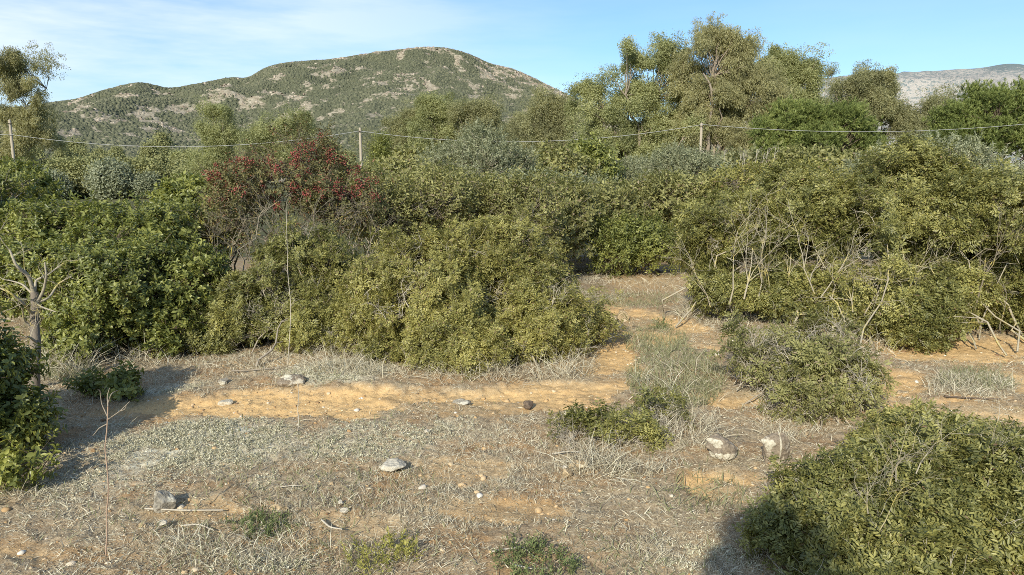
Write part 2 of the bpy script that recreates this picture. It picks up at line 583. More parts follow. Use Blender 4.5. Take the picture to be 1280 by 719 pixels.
# ------------------------------------------------------------------ world, sun, camera
w = bpy.data.worlds.new('World')
scene.world = w
w.use_nodes = True
nt = w.node_tree
nt.nodes.clear()
wo = nt.nodes.new('ShaderNodeOutputWorld')
bg = nt.nodes.new('ShaderNodeBackground')
sky = nt.nodes.new('ShaderNodeTexSky')
sky.sky_type = 'NISHITA'
sky.sun_disc = False
sky.sun_elevation = SUN_EL
# sun stands behind the camera on the left: direction (-sin az, -cos az)
sky.sun_rotation = math.atan2(-math.sin(SUN_AZ), -math.cos(SUN_AZ))
sky.altitude = 0
sky.air_density = 1.0
sky.dust_density = .6
sky.ozone_density = 2.0
tc = nt.nodes.new('ShaderNodeTexCoord').outputs['Generated']
c1 = nz(nt, 2.3, 6, .58, vec=tc, stretch=(1.0, 1.3, 6.5))
c2 = nz(nt, .9, 3, .5, vec=tc, stretch=(1.2, 1, 2.2))
sx = nt.nodes.new('ShaderNodeSeparateXYZ'); nt.links.new(tc, sx.inputs[0])
left = ramp(nt, [(.12, (1, 1, 1)), (.62, (.12, .12, .12))], mathn(nt, 'ADD', mathn(nt, 'MULTIPLY', sx.outputs[0], .9), .5))
cl = mathn(nt, 'MULTIPLY', ramp(nt, [(.40, (0, 0, 0)), (.62, (1, 1, 1))], mathn(nt, 'ADD', mathn(nt, 'MULTIPLY', c1, .7), mathn(nt, 'MULTIPLY', c2, .3))), left)
hz = ramp(nt, [(0.0, (.55, .55, .55)), (.16, (.12, .12, .12)), (.5, (0, 0, 0))], sx.outputs[2])
skc = mixc(nt, 1.0, sky.outputs[0], (.68, .92, 1.13), 'MULTIPLY')
skc = mixc(nt, mathn(nt, 'MULTIPLY', cl, .75), skc, (7.2, 7.7, 8.4))
skc = mixc(nt, mathn(nt, 'MULTIPLY', hz, .6), skc, (6.0, 7.0, 8.0))
nt.links.new(skc, bg.inputs[0])
bg.inputs[1].default_value = .15
nt.links.new(bg.outputs[0], wo.inputs[0])

sl = bpy.data.lights.new('sun', 'SUN')
sl.energy = 5.0
sl.angle = math.radians(.53)
sl.color = (1.0, .945, .80)
so = bpy.data.objects.new('sun', sl)
COL.objects.link(so)
from mathutils import Vector
so.rotation_euler = Vector((math.sin(SUN_AZ) * math.cos(SUN_EL), math.cos(SUN_AZ) * math.cos(SUN_EL), -math.sin(SUN_EL))).to_track_quat('-Z', 'Y').to_euler()

cam = bpy.data.cameras.new('camera')
co = bpy.data.objects.new('camera', cam)
COL.objects.link(co)
co.location = (0, 0, EYE)
co.rotation_euler = (math.pi / 2 - PITCH, 0, 0)
cam.sensor_width = 36
cam.lens = 36 * F / 1280
cam.clip_start = .05
cam.clip_end = 20000
scene.camera = co
scene.view_settings.view_transform = 'Standard'
scene.view_settings.look = 'None'
scene.view_settings.exposure = 0
scene.cycles.use_denoising = False
scene.cycles.filter_width = .9
scene.cycles.max_bounces = 8
scene.cycles.diffuse_bounces = 3
scene.cycles.transparent_max_bounces = 8

# ------------------------------------------------------------------ ground sheet
def axis(lo, hi, step, far, n):
    core = np.arange(lo, hi + step / 2, step)
    t = np.linspace(0, 1, n + 1)[1:]
    right = hi + (far - hi) * (np.exp(t * 6) - 1) / (math.exp(6) - 1)
    left = lo - (far + lo) * (np.exp(t * 6) - 1) / (math.exp(6) - 1)
    return np.concatenate([left[::-1], core, right])


gx = axis(-5.2, 5.2, .0165, 6000, 90)
gy = axis(2.2, 9.0, .0165, 6000, 90)
X, Y = np.meshgrid(gx, gy)
Z = gz(X, Y)
nx, ny = len(gx), len(gy)
idx = np.arange(nx * ny).reshape(ny, nx)
q = np.stack([idx[:-1, :-1], idx[:-1, 1:], idx[1:, 1:], idx[1:, :-1]], -1).reshape(-1, 4)
Vg = np.stack([X, Y, Z], -1).reshape(-1, 3)
R_ = np.hypot(Vg[:, 0], Vg[:, 1])
me = new_mesh('ground', Vg, [q], True, {'dirt': dirt(Vg[:, 0], Vg[:, 1]) * (R_ < 40), 'lichen': lichen(Vg[:, 0], Vg[:, 1]) * (R_ < 30), 'far': sstep(14, 26, R_)})
me.materials.append(M['ground'])
g = bpy.data.objects.new('ground', me); COL.objects.link(g)
tag(g, kind='structure')


# ------------------------------------------------------------------ mountains
def ridge(name, pts, r0, r1, foot, seed, mat, rockf, amp, n_az=1300, n_r=330):
    pts = np.array(pts, float)
    px = np.linspace(pts[0, 0], pts[-1, 0], n_az)
    # smooth-ish interpolation of the skyline
    py = np.interp(px, pts[:, 0], pts[:, 1])
    k = np.ones(19) / 19
    py = np.convolve(np.pad(py, 9, 'edge'), k, 'valid')
    az = np.arctan((px - 640) / F)
    elev = (HORIZON - py) / F
    tt = np.linspace(0, 1.25, n_r)
    A, Tt = np.meshgrid(az, tt)
    Rr = r0 + (r1 - r0) * Tt
    x, y = Rr * np.sin(A), Rr * np.cos(A)
    Hr = np.interp(A, az, elev) * r1 * np.cos(A) + EYE
    prof = np.where(Tt < 1, (Tt ** 1.15) * (1.25 - .25 * Tt), 1 - ((Tt - 1) / .25) * .35)
    z = foot + (Hr - foot) * prof
    w_ = np.clip(np.sin(np.clip(Tt, 0, 1) * math.pi), 0, 1) ** .8 * (1 - np.clip(Tt, 0, 1) ** 5)
    s = 1 / (r1 * .16)
    rg = 1 - np.abs(2 * fbm(x * s, y * s * .8, 0, seed, 5, .55) - 1)
    z = z + amp * (rg - .62) * w_ + amp * .12 * (fbm(x * s * 9, y * s * 9, 0, seed + 9, 4) - .5) * sstep(0, .3, Tt)
    z = np.where(Tt < 1, np.minimum(z, EYE + (Hr - EYE) * Rr / r1 * .985), z)
    rock = rockf(px[None, :] + 0 * Tt, Tt, x, y)
    V = np.stack([x, y, z], -1).reshape(-1, 3)
    idx = np.arange(n_az * n_r).reshape(n_r, n_az)
    q = np.stack([idx[:-1, :-1], idx[:-1, 1:], idx[1:, 1:], idx[1:, :-1]], -1).reshape(-1, 4)
    me = new_mesh(name, V, [q], True, {'rock': rock.ravel()})
    me.materials.append(mat)
    o = bpy.data.objects.new(name, me); COL.objects.link(o)
    tag(o, kind='structure')
    return V.reshape(n_r, n_az, 3), rock


def rock_main(px, t, x, y):
    r = .45 + .31 * sstep(380, 560, px) * sstep(.45, .85, t) + .10 * sstep(590, 650, px)
    r = r + .07 * sstep(.35, .6, t) * (1 - sstep(.75, .95, t)) * (1 - sstep(180, 330, px))
    r = r - .10 * (1 - sstep(.12, .42, t))
    return r + .40 * (fbm(x * .007, y * .007, 0, 91, 3) - .5) + 1.7 * (fbm(x * .055, y * .055, 0, 92, 5, .68) - .5)


MV, MR = ridge('mountain', [(-260, 150), (-120, 140), (0, 138), (50, 137), (75, 132), (110, 128), (140, 118), (165, 112), (182, 108), (192, 107), (204, 110), (216, 114), (230, 114), (260, 109), (300, 101), (322, 103), (332, 95), (345, 88), (370, 83), (420, 80), (460, 74), (500, 69), (525, 65.5), (545, 65), (565, 67), (590, 74), (610, 84), (622, 87), (640, 91), (660, 99), (680, 109), (720, 128), (780, 152), (850, 172), (960, 190), (1100, 205)],
      420, 1500, -4, 3, M['mountain'], rock_main, 70)
ridge('rocky_ridge', [(780, 180), (880, 140), (960, 112), (1040, 98), (1100, 96), (1120, 94), (1150, 93), (1180, 90), (1206, 90), (1222, 86), (1240, 83), (1255, 84), (1280, 90), (1330, 96), (1420, 110), (1560, 150)],
      2200, 4600, -20, 23, M['mountain_far'], lambda px, t, x, y: .62 - .35 * sstep(1200, 1240, px) * sstep(.75, .95, t) + .3 * (fbm(x * .002, y * .002, 0, 17, 3) - .5), 240, 420, 110)

# maquis on the mountain: uncountable low domes
rng = np.random.default_rng(77)
NS = 330000
u = rng.random(NS) * (MV.shape[1] - 2)
v = np.sqrt(rng.random(NS)) * (MV.shape[0] * .80 - 2)
i0, j0 = v.astype(int), u.astype(int)
pos = MV[i0, j0] + (v - i0)[:, None] * (MV[i0 + 1, j0] - MV[i0, j0]) + (u - j0)[:, None] * (MV[i0, j0 + 1] - MV[i0, j0])
rk = MR[i0, j0]
keep = rng.random(NS) < np.clip(1.0 - sstep(.46, .62, rk) * .93, .05, 1)
pos = pos[keep]


def dome(rng):
    a = np.arange(6) * math.pi / 3
    V = [[math.cos(t) * 1.0, math.sin(t) * 1.0, -.5] for t in a] + [[math.cos(t + .5) * .8, math.sin(t + .5) * .8, .45] for t in a] + [[0, 0, .85]]
    V = np.array(V) * (1 + rng.normal(0, .16, (13, 1)))
    T = []
    for i in range(6):
        j = (i + 1) % 6
        T += [[i, j, 6 + i], [j, 6 + j, 6 + i], [6 + i, 6 + j, 12]]
    return V, np.array(T)


mb = MB()
N = len(pos)
scatter(mb, rng, [dome(rng) for _ in range(8)], pos, np.array([0, 0, 1.]) + rng.normal(0, .12, (N, 3)), np.clip(rng.lognormal(math.log(.95), .5, N), .3, 1.8))
o = mb.build('mountain_scrub', M['scrub'], smooth=True)
tag(o, 'dark green maquis scrub covering the mountain slopes', 'scrub', kind='stuff')


kr = (rk > .60) & (rng.random(NS) < .30)
pr = MV[i0, j0][kr]
mb = MB()
rt = [(dome(rng)[0] * rng.uniform(.7, 1.2, 3), dome(rng)[1]) for _ in range(8)]
scatter(mb, rng, rt, pr, np.array([0, 0, 1.]) + rng.normal(0, .5, (len(pr), 3)), np.clip(rng.lognormal(math.log(1.0), .5, len(pr)), .3, 2.0) * np.clip(np.hypot(pr[:, 0], pr[:, 1]) / 1000, .5, 1.2))
m_mr, nt, out = nt_new('mountain_outcrop')
rnd = nt.nodes.new('ShaderNodeNewGeometry').outputs['Random Per Island']
principled(nt, out, ramp(nt, [(0, (.20, .155, .115)), (.5, (.36, .295, .22)), (1, (.48, .41, .32))], rnd), .95, .05)
tag(mb.build('mountain_rocks', m_mr), 'tan rock outcrops scattered over the mountain slopes', 'rocks', kind='stuff')


# ------------------------------------------------------------------ plants
def L_(px, py, d, rx, ry, rdepth=None):
    """lobe from its place in the photo at depth d"""
    c = W(px, py, d)
    s = np.hypot(d, 0) / F * math.hypot(1, 0)
    return (*c, rx * s, (rdepth if rdepth else rx * s), ry * s)


def clumps(rng, lobes, n, shell=(.72, 1.0), interior=.22, zmin=-.8, wob=.22, floor=True, hole=.38, fit=.88, gaps=(), hs=None, stray=.07):
    lobes = np.array(lobes, float)
    lobes[:, 3:] *= fit
    hs = hs or float(np.mean(lobes[:, 3:])) * .42
    area = lobes[:, 3] * lobes[:, 5] + lobes[:, 3] * lobes[:, 4]
    P, Nn = [], []
    need = n
    while need > 0:
        m = need * 3 + 20
        li = rng.choice(len(lobes), m, p=area / area.sum())
        d = norm(rng.normal(0, 1, (m, 3)))
        d = d[d[:, 2] > zmin]; li = li[:len(d)]
        u = rng.uniform(*shell, len(d))
        inn = rng.random(len(d)) < interior
        u = np.where(inn, rng.uniform(.25, .75, len(d)), u)
        u = np.where(rng.random(len(d)) < stray, rng.uniform(1.02, 1.22, len(d)), u)
        lo = lobes[li]
        c = lo[:, :3]; r = lo[:, 3:]
        wv = 1 + wob * 2 * (noise3(d[:, 0] * 2.3 + li, d[:, 1] * 2.3, d[:, 2] * 2.3, 5) - .5)
        p = c + d * r * (u * wv)[:, None]
        nn = norm(d / r)
        ok = np.ones(len(p), bool)
        for k in range(len(lobes)):
            qd = np.linalg.norm((p - lobes[k, :3]) / lobes[k, 3:], axis=1)
            ok &= ~((qd < .68) & (li != k) & (rng.random(len(p)) < .85))
        hv = noise3(p[:, 0] / hs, p[:, 1] / hs, p[:, 2] / hs * .75, 77)
        ok &= inn | (hv > hole)
        for gx_, gy_c, gz_c, ga, gb, gc, gp in gaps:
            ok &= ~((np.linalg.norm((p - [gx_, gy_c, gz_c]) / [ga, gb, gc], axis=1) < 1) & (rng.random(len(p)) < gp))
        if floor:
            ok &= p[:, 2] > gz_low(p[:, 0], p[:, 1]) + .03
        P.append(p[ok][:need]); Nn.append(nn[ok][:need])
        need -= len(P[-1])
    return np.concatenate(P), np.concatenate(Nn)


def sublobes(rng, lobes, k, f=(.36, .58)):
    out = []
    for c in np.asarray(lobes, float):
        out.append([*c[:3], *(c[3:] * .68)])
        d = norm(rng.normal(0, 1, (k * 2, 3)) + [0, -.15, .25])
        d = d[d[:, 2] > -.65][:k]
        for q in d:
            g = rng.uniform(*f)
            out.append([*(c[:3] + q * c[3:] * rng.uniform(.52, .74)), *(c[3:] * g * rng.uniform(.85, 1.2, 3))])
    return np.array(out)


def skeleton(mb, rng, base, C, ns, r0, m=9, rb=.1, k=5, lift=.5, wander=.05, kb=4, rbr=None, trunk_h=0.0):
    """stems from base to spread-out clumps, a branch to every clump. returns nothing"""
    base = np.asarray(base, float)
    Call = C
    C = C[C[:, 2] > base[2] + .45 * (C[:, 2].max() - base[2])]
    ns = min(ns, len(C))
    far = [int(np.argmax(C[:, 2]))]
    dist = np.linalg.norm(C - C[far[0]], axis=1)
    while len(far) < ns:
        i = int(np.argmax(dist * rng.uniform(.6, 1, len(C)))); far.append(i)
        dist = np.minimum(dist, np.linalg.norm(C - C[i], axis=1))
    E = C[far]
    C = Call
    E = base + (E - base) * rng.uniform(.78, .95, (ns, 1))
    H = np.maximum(E[:, 2] - base[2], .1)
    A = base + np.stack([rng.normal(0, rb, ns), rng.normal(0, rb, ns), np.full(ns, -.03)], 1)
    if trunk_h > 0:
        A = base + np.array([0, 0, 1.]) * (trunk_h * rng.uniform(.55, 1.0, (ns, 1))) + rng.normal(0, rb * .3, (ns, 3))
        H = np.maximum(E[:, 2] - A[:, 2], .1)
    B = A + (E - A) * .35 + np.stack([rng.normal(0, .08, ns) * H, rng.normal(0, .08, ns) * H, lift * H * .45], 1)
    P = bez(A, B, E, m)
    P[:, 1:-1] += rng.normal(0, 1, (ns, m - 2, 3)) * (wander * H)[:, None, None]
    rr = r0 * rng.uniform(.6, 1.1, (ns, 1)) * np.linspace(1, .28, m)[None]
    tubes(mb, P, rr, k)
    SP = P[:, 2:-1].reshape(-1, 3); SR = rr[:, 2:-1].reshape(-1)
    S = []
    for i0 in range(0, len(C), 400):
        c = C[i0:i0 + 400]
        dm = np.linalg.norm(c[:, None] - SP[None], axis=2) + 1.2 * np.maximum(SP[None, :, 2] - c[:, None, 2], 0) + rng.random((len(c), len(SP))) * .15 * np.mean(H)
        S.append(np.argmin(dm, 1))
    S = np.concatenate(S)
    A2 = SP[S]
    Ln = np.linalg.norm(C - A2, axis=1)
    B2 = (A2 + C) / 2 + rng.normal(0, .12, (len(C), 3)) * Ln[:, None] + np.array([0, 0, -.08]) * Ln[:, None]
    P2 = bez(A2, B2, C, 5)
    P2[:, 1:-1] += rng.normal(0, .035, (len(C), 3, 3)) * Ln[:, None, None]
    rr2 = np.minimum(SR[S] * .8, rbr if rbr else r0 * .35)[:, None] * np.linspace(1, .4, 5)[None]
    tubes(mb, P2, rr2, kb)
    return P


TEMP = {}
_r = np.random.default_rng(1)
TEMP['lentisk_near'] = [sprig_pinnate(_r, 5, 4, .034, .013, .075, True) for _ in range(7)]
TEMP['lentisk'] = [sprig_pinnate(_r, 5, 4, .036, .0145, .075) for _ in range(7)]
TEMP['broad'] = [sprig_whorl(_r, 11, .062, .030, .11, (.7, 1.6), True) for _ in range(7)]
TEMP['small'] = [sprig_whorl(_r, 14, .036, .015, .15, (.6, 1.5)) for _ in range(7)]
TEMP['narrow'] = [sprig_whorl(_r, 18, .065, .014, .26, (.2, .9)) for _ in range(6)]
TEMP['far_small'] = [sprig_whorl(_r, 12, .075, .036, .22, (.6, 1.5)) for _ in range(6)]
TEMP['silver'] = [sprig_whorl(_r, 18, .075, .022, .26, (.4, 1.25)) for _ in range(6)]
TEMP['euca'] = [sprig_droop(_r, 16, .18, .05, .22) for _ in range(8)]
TEMP['euca_up'] = [sprig_blob(_r, 16, .16, .075, .28) for _ in range(8)]
TEMP['pine'] = [sprig_whorl(_r, 16, .26, .045, .22, (.1, 1.15), droop=.0) for _ in range(6)]
TEMP['blob'] = [sprig_blob(_r, 14, .42, .26, 1.0) for _ in range(6)]
TEMP['spray'] = [twig_spray(_r, 3, 3, 1.0, .0145) for _ in range(6)]
TEMP['fork'] = [twig_spray(_r, 4, 3, 1.35, .0115, 5, .40) for _ in range(8)]
TEMP['spray_fine'] = [twig_spray(_r, 2, 3, 1.0, .012) for _ in range(6)]
a_ = []
for _ in range(4):
    out = []
    for k in range(26):
        c = np.array([_r.normal(0, .022), _r.normal(0, .022), _r.uniform(0, .11)])
        s = .0085 * _r.uniform(.8, 1.4)
        V = np.array([[1, 0, 0], [-1, 0, 0], [0, 1, 0], [0, -1, 0], [0, 0, 1], [0, 0, -1]]) * s + c
        out.append((V, np.array([[0, 2, 4], [2, 1, 4], [1, 3, 4], [3, 0, 4], [2, 0, 5], [1, 2, 5], [3, 1, 5], [0, 3, 5]])))
    a_.append(merge(out))
TEMP['berries'] = a_


def plant(name, label, cat, seed, lobes, base=None, n_clump=120, sprigs=24, cr=.13, temp='lentisk', mat='lentisk', scale=1.0,
          ns=7, r0=.02, rb=.1, bark='twig', dead=0, dead_len=.35, dead_mat='twig', berries=0, group=None, up=.5, outw=.8, stalk=True,
          parts=('branches', 'foliage'), zmin=-.8, shell=(.62, 1.0), interior=.16, trunk=None, droopy=False, wander=.05, rbr=None, bare=0.0,
          lift=.5, flatten=1.0, wob=.32, dead_low=False, hole=.42, fit=1.0, gaps=(), big=(), sub=6, hs=None, stray=.07, cvar=0.0, dead_shell=(.85, 1.1)):
    rng = np.random.default_rng(seed)
    lobes = np.array(lobes, float)
    marg = cr * .35 + .35 * scale * max(np.abs(t_[0]).max() for t_ in TEMP[temp])
    lobes[:, 3:] = np.maximum(lobes[:, 3:] * .5, lobes[:, 3:] - marg)
    if base is None:
        base = np.array([np.average(lobes[:, 0], weights=lobes[:, 3] ** 2), np.average(lobes[:, 1], weights=lobes[:, 3] ** 2)])
    base = np.array([base[0], base[1], float(gz(base[0], base[1]))])
    root = empty(name, base, label, cat, group)
    if hs is None: hs = max(.16, cr * 1.7)
    if sub: lobes = sublobes(rng, lobes, sub)
    C, Nn = clumps(rng, lobes, n_clump, shell, interior, zmin, wob, hole=hole, fit=fit, gaps=gaps, hs=hs, stray=stray)
    bm = MB()
    if trunk:
        th, tr = trunk       # clear trunk height, radius
        m = 9
        top = base + np.array([rng.normal(0, .04) * th, rng.normal(0, .04) * th, th])
        P = bez(base[None] - [[0, 0, .1]], ((base + top) / 2)[None] + rng.normal(0, .05 * th, (1, 3)) * [1, 1, 0], top[None], m)
        tubes(bm, P, tr * np.linspace(1.15, .6, m)[None], 9)
        skeleton(bm, rng, base, C, ns, r0, m=10, rb=.05, k=6, wander=wander, rbr=rbr, trunk_h=th, lift=lift)
    else:
        skeleton(bm, rng, base, C, ns, r0, rb=rb, wander=wander, rbr=rbr, lift=lift)
    fm = MB()
    keep = rng.random(len(C)) >= bare
    Cf, Nf = C[keep], Nn[keep]
    cnt = np.maximum(1, rng.poisson(sprigs, len(Cf)))
    ci = np.repeat(np.arange(len(Cf)), cnt)
    n = len(ci)
    off = np.clip(rng.normal(0, 1, (n, 3)), -1.7, 1.7) * [1, 1, flatten] * cr * .62
    if cvar: off *= np.clip(rng.lognormal(-.08, cvar, len(Cf)), .4, 1.9)[ci][:, None]
    p = Cf[ci] + off
    if droopy:
        d = np.array([0, 0, -1.]) + rng.normal(0, .3, (n, 3)) + .25 * Nf[ci]
        p = p + np.array([0, 0, .3]) * cr
    else:
        d = norm(Nf[ci] * outw + np.array([0, 0, up]) + rng.normal(0, .45, (n, 3)) + .35 * off / cr)
    okz = p[:, 2] > gz_low(p[:, 0], p[:, 1]) + .02
    p, d, ci = p[okz], d[okz], ci[okz]
    ctint = rng.random(len(Cf))
    tint = np.clip(.55 * ctint[ci] + .45 * rng.random(len(ci)), 0, 1)
    scatter(fm, rng, TEMP[temp], p, d, scale * rng.uniform(.75, 1.2, len(p)), tint)
    fm.build(parts[1], M[mat], root, origin=base)
    if stalk:
        s0 = Cf[ci] - Nf[ci] * cr * .5
        mid = (s0 + p) / 2 + rng.normal(0, .012, p.shape)
        tubes(bm, np.stack([s0, mid, p + norm(d) * .03], 1), np.tile([[.0028, .0022, .0014]], (len(p), 1)) * max(1, cr / .13), 3)
    for (bx_, by_, bd_, hpx, lean) in big:        # bare lichened branch forks showing in the open front
        q = W(bx_, by_ + 22, bd_ + .10)[None]
        scatter(bm, rng, TEMP['fork'], q, np.array([[lean, -.12, 1.0]]), np.array([hpx * .92 * bd_ / F]))
    if dead:
        dm = bm; bm.cur = 1
        C2, N2 = clumps(rng, lobes, dead, dead_shell, 0, -.5 if not dead_low else -.9, wob, hole=0, fit=fit)
        if dead_low:
            ok = C2[:, 2] < base[2] + .62 * (lobes[:, 2] + lobes[:, 5] - base[2]).max()
            C2, N2 = C2[ok], N2[ok]
        dl = dead_len * rng.uniform(.5, 1.3, len(C2))
        dd = norm(N2 * .6 + [0, 0, .7] + rng.normal(0, .4, (len(C2), 3)))
        scatter(dm, rng, TEMP['spray'], C2 - dd * dl[:, None] * .45, dd, dl)
    bm.build(parts[0], [M[bark], M[dead_mat]], root, smooth=True, origin=base)
    if berries:
        br = MB()
        sel = rng.random(len(p)) < berries[0]
        hi = p[:, 2] > base[2] + berries[1] * (lobes[:, 2] + lobes[:, 5] - base[2]).max()
        sel &= hi & (p[:, 1] < lobes[:, 1].mean() + .3)
        q = p[sel]
        scatter(br, rng, TEMP['berries'], q + norm(d[sel]) * .04, norm(d[sel] + [0, 0, .6]), berries[2] * rng.uniform(.7, 1.3, len(q)))
        br.build('berries', M['berry'], root, origin=base)
    return root


def gy_(py):          # depth of flat ground at photo row py
    return float(flat_hit(640, py)[1])


exec_order = []
# --- near shrubs ---------------------------------------------------------
plant('lentisk_shrub', 'low dense glossy lentisk bush filling the bottom right corner of the photo', 'shrub', 101,
      [L_(1150, 640, 3.15, 155, 100), L_(1048, 645, 3.05, 88, 74), L_(1240, 640, 3.1, 135, 95), L_(1180, 575, 3.5, 120, 58), L_(1130, 720, 2.7, 150, 85), L_(1290, 720, 2.8, 140, 105), L_(1000, 695, 2.95, 66, 62), L_(1060, 740, 2.6, 90, 60)],
      big=[(1112, 585, 2.62, 120, .0), (1120, 580, 2.66, 95, -.25), (1145, 570, 2.72, 95, .25), (1235, 545, 2.9, 75, -.1), (1240, 550, 2.88, 60, .3), (1085, 620, 2.5, 100, -.3), (1100, 640, 2.45, 90, .1)],
      n_clump=820, sprigs=16, cr=.075, scale=.64, stray=.10, temp='lentisk_near', mat='lentisk', ns=16, r0=.011, rb=.22, bark='twig_y', dead=170, dead_shell=(1.0, 1.25), hole=.47, wob=.5, dead_len=.36, dead_mat='twig_l')
plant('lentisk_shrub', 'rounded yellowish green lentisk bush beside the bend of the dirt path, in the middle', 'shrub', 102,
      [L_(600, 370, 6.7, 125, 100, .85), L_(530, 385, 6.5, 95, 95, .7), L_(680, 395, 6.7, 78, 82, .7), L_(590, 430, 6.3, 120, 60, .6), L_(490, 430, 6.4, 70, 55, .5), L_(620, 320, 7.0, 90, 55, .7)],
      n_clump=1050, sprigs=17, cr=.095, scale=.64, stray=.12, wob=.45, temp='lentisk', mat='lentisk_y', ns=22, r0=.014, rb=.35, bark='twig_y', dead=330, dead_len=.36, dead_mat='twig_l')
plant('broadleaf_shrub', 'dark bushy shrub with large glossy leaves at the left, behind the leaning dead tree', 'shrub', 103,
      [L_(160, 382, 6.7, 85, 72, .7), L_(130, 362, 7.0, 95, 62, .7), L_(220, 370, 7.0, 70, 70, .6), L_(125, 420, 6.4, 55, 40, .5), L_(210, 420, 6.5, 40, 45, .45), L_(60, 360, 7.2, 80, 75, .6)],
      n_clump=600, sprigs=18, cr=.11, temp='broad', mat='green', scale=.66, ns=14, r0=.016, rb=.3, bark='twig_d', dead=12, dead_len=.45)
plant('lentisk_shrub', 'light green twiggy lentisk bush left of the yellowish round one', 'shrub', 104,
      [L_(345, 395, 6.9, 90, 65, .6), L_(410, 410, 6.7, 60, 52, .5), L_(290, 400, 6.8, 55, 60, .5), L_(400, 350, 7.2, 75, 60, .6)],
      n_clump=480, sprigs=14, cr=.10, scale=.68, stray=.12, temp='lentisk', mat='lentisk', ns=18, r0=.012, rb=.3, bark='twig', dead=200, dead_len=.40, dead_mat='twig_l')
plant('broadleaf_shrub', 'wide leafy shrub at the left edge under the pale pole, lit from the left', 'shrub', 105,
      [L_(60, 318, 8.6, 110, 60, 1.0), L_(190, 316, 8.6, 90, 54, .9), L_(5, 285, 9.2, 66, 60, .9), L_(120, 305, 9.4, 90, 42, .9), L_(240, 298, 9.6, 60, 40, .9), L_(-80, 300, 8.6, 90, 70, 1)],
      n_clump=460, sprigs=20, cr=.16, temp='broad', mat='green', scale=.85, ns=16, r0=.02, rb=.5, bark='twig', dead=16, dead_len=.5)
plant('terebinth_shrub', 'tall thin terebinth shrub with bunches of red berries and yellow lichened stems', 'shrub', 106,
      [L_(350, 228, 9.2, 74, 66, .8), L_(300, 260, 9.2, 60, 55, .7), L_(410, 250, 9.2, 62, 60, .7), L_(455, 260, 9.0, 32, 55, .4), L_(370, 300, 9.0, 100, 60, .7)],
      base=(W(360, 340, 9.2)[0], 9.2), n_clump=200, sprigs=9, cr=.14, temp='small', mat='terebinth', scale=1.15, ns=26, r0=.020, rb=.55, bark='stem',
      dead=40, dead_len=.6, dead_mat='twig_d', berries=(.13, .56, 1.1), gaps=[(*W(350, 305, 8.6), 1.3, .9, .42, .85)],
      big=[(x_, 330, 8.35, h_, l_) for x_, h_, l_ in ((270, 85, -.05), (284, 90, .1), (318, 100, -.1), (340, 110, .1), (356, 130, .0), (395, 105, .05), (425, 105, -.05), (440, 95, .1), (456, 110, .05))])
plant('dark_shrub', 'dark olive shrub directly right of the red berried one', 'shrub', 107,
      [L_(540, 256, 10.6, 75, 44, 1.0), L_(600, 258, 11.5, 60, 40, .9), L_(500, 285, 10.0, 60, 55, .8), L_(640, 270, 10.8, 60, 40, .8)],
      n_clump=300, sprigs=16, cr=.22, temp='small', mat='olivegreen', scale=1.5, ns=14, r0=.022, rb=.5, bark='twig', dead=30, dead_len=.6)
plant('bright_shrub', 'small bright green bush at the far end of the dirt path', 'shrub', 108,
      [L_(795, 310, 12.4, 48, 34, .6), L_(765, 318, 12.2, 30, 26, .5), L_(835, 312, 12.2, 30, 28, .5)],
      n_clump=130, sprigs=16, cr=.18, temp='small', mat='green', scale=1.5, ns=9, r0=.018, rb=.3, bark='twig_d')
for i, (lo, lab, mt) in enumerate([
    ([(690, 285, 12.5, 70, 50), (650, 300, 11.5, 60, 45)], 'fine leaved olive brown shrub left of the far path end', 'olivegreen'),
    ([(740, 276, 14.5, 80, 38), (800, 272, 15, 60, 36)], 'thicket shrub behind the bright green bush at the path end', 'olivegreen'),
    ([(670, 252, 16, 60, 30), (720, 252, 17, 55, 26)], 'pale grey green shrub far back in the centre of the thicket', 'silver'),
    ([(850, 262, 15, 60, 36), (905, 255, 15.5, 60, 32)], 'olive shrub behind the grey dead branches, right of centre', 'olivegreen'),
    ([(980, 240, 14, 75, 28), (920, 240, 17, 55, 24)], 'yellow topped shrub below the round pine', 'lentisk_y')]):
    plant('thicket_shrub', lab, 'shrub', 120 + i, [L_(*l) for l in lo], n_clump=210, sprigs=15, cr=.26, temp='far_small', mat=mt, scale=1.0, ns=10, r0=.02, rb=.4, bark='twig', dead=24, dead_len=.7, dead_mat='twig')
plant('lentisk_shrub', 'large dark lentisk thicket with bare lichened branches, right of the path', 'shrub', 109,
      [L_(940, 300, 8.2, 85, 62, .8), L_(1010, 285, 8.2, 80, 70, .8), L_(890, 310, 8.6, 50, 50, .6), L_(905, 362, 8.0, 40, 22, .4), L_(985, 368, 7.8, 80, 32, .45), L_(1060, 380, 7.4, 54, 44, .45)],
      n_clump=560, sprigs=16, cr=.13, temp='lentisk', mat='lentisk', scale=.92, ns=30, r0=.014, rb=.6, bark='twig_y', dead=90, dead_len=.5, dead_mat='twig_l', dead_low=True, gaps=[(*W(928, 318, 7.5), .60, .70, .34, .9), (*W(1030, 318, 7.3), .50, .70, .31, .9)],
      big=[(888, 362, 7.6, 90, -.3), (912, 358, 7.4, 120, -.12), (930, 352, 7.4, 130, .06), (948, 350, 7.4, 110, .18), (962, 345, 7.4, 80, -.1), (1018, 345, 7.1, 105, -.35), (1026, 350, 7.0, 100, .40), (1040, 350, 7.1, 85, .05), (985, 335, 7.4, 80, .1)])
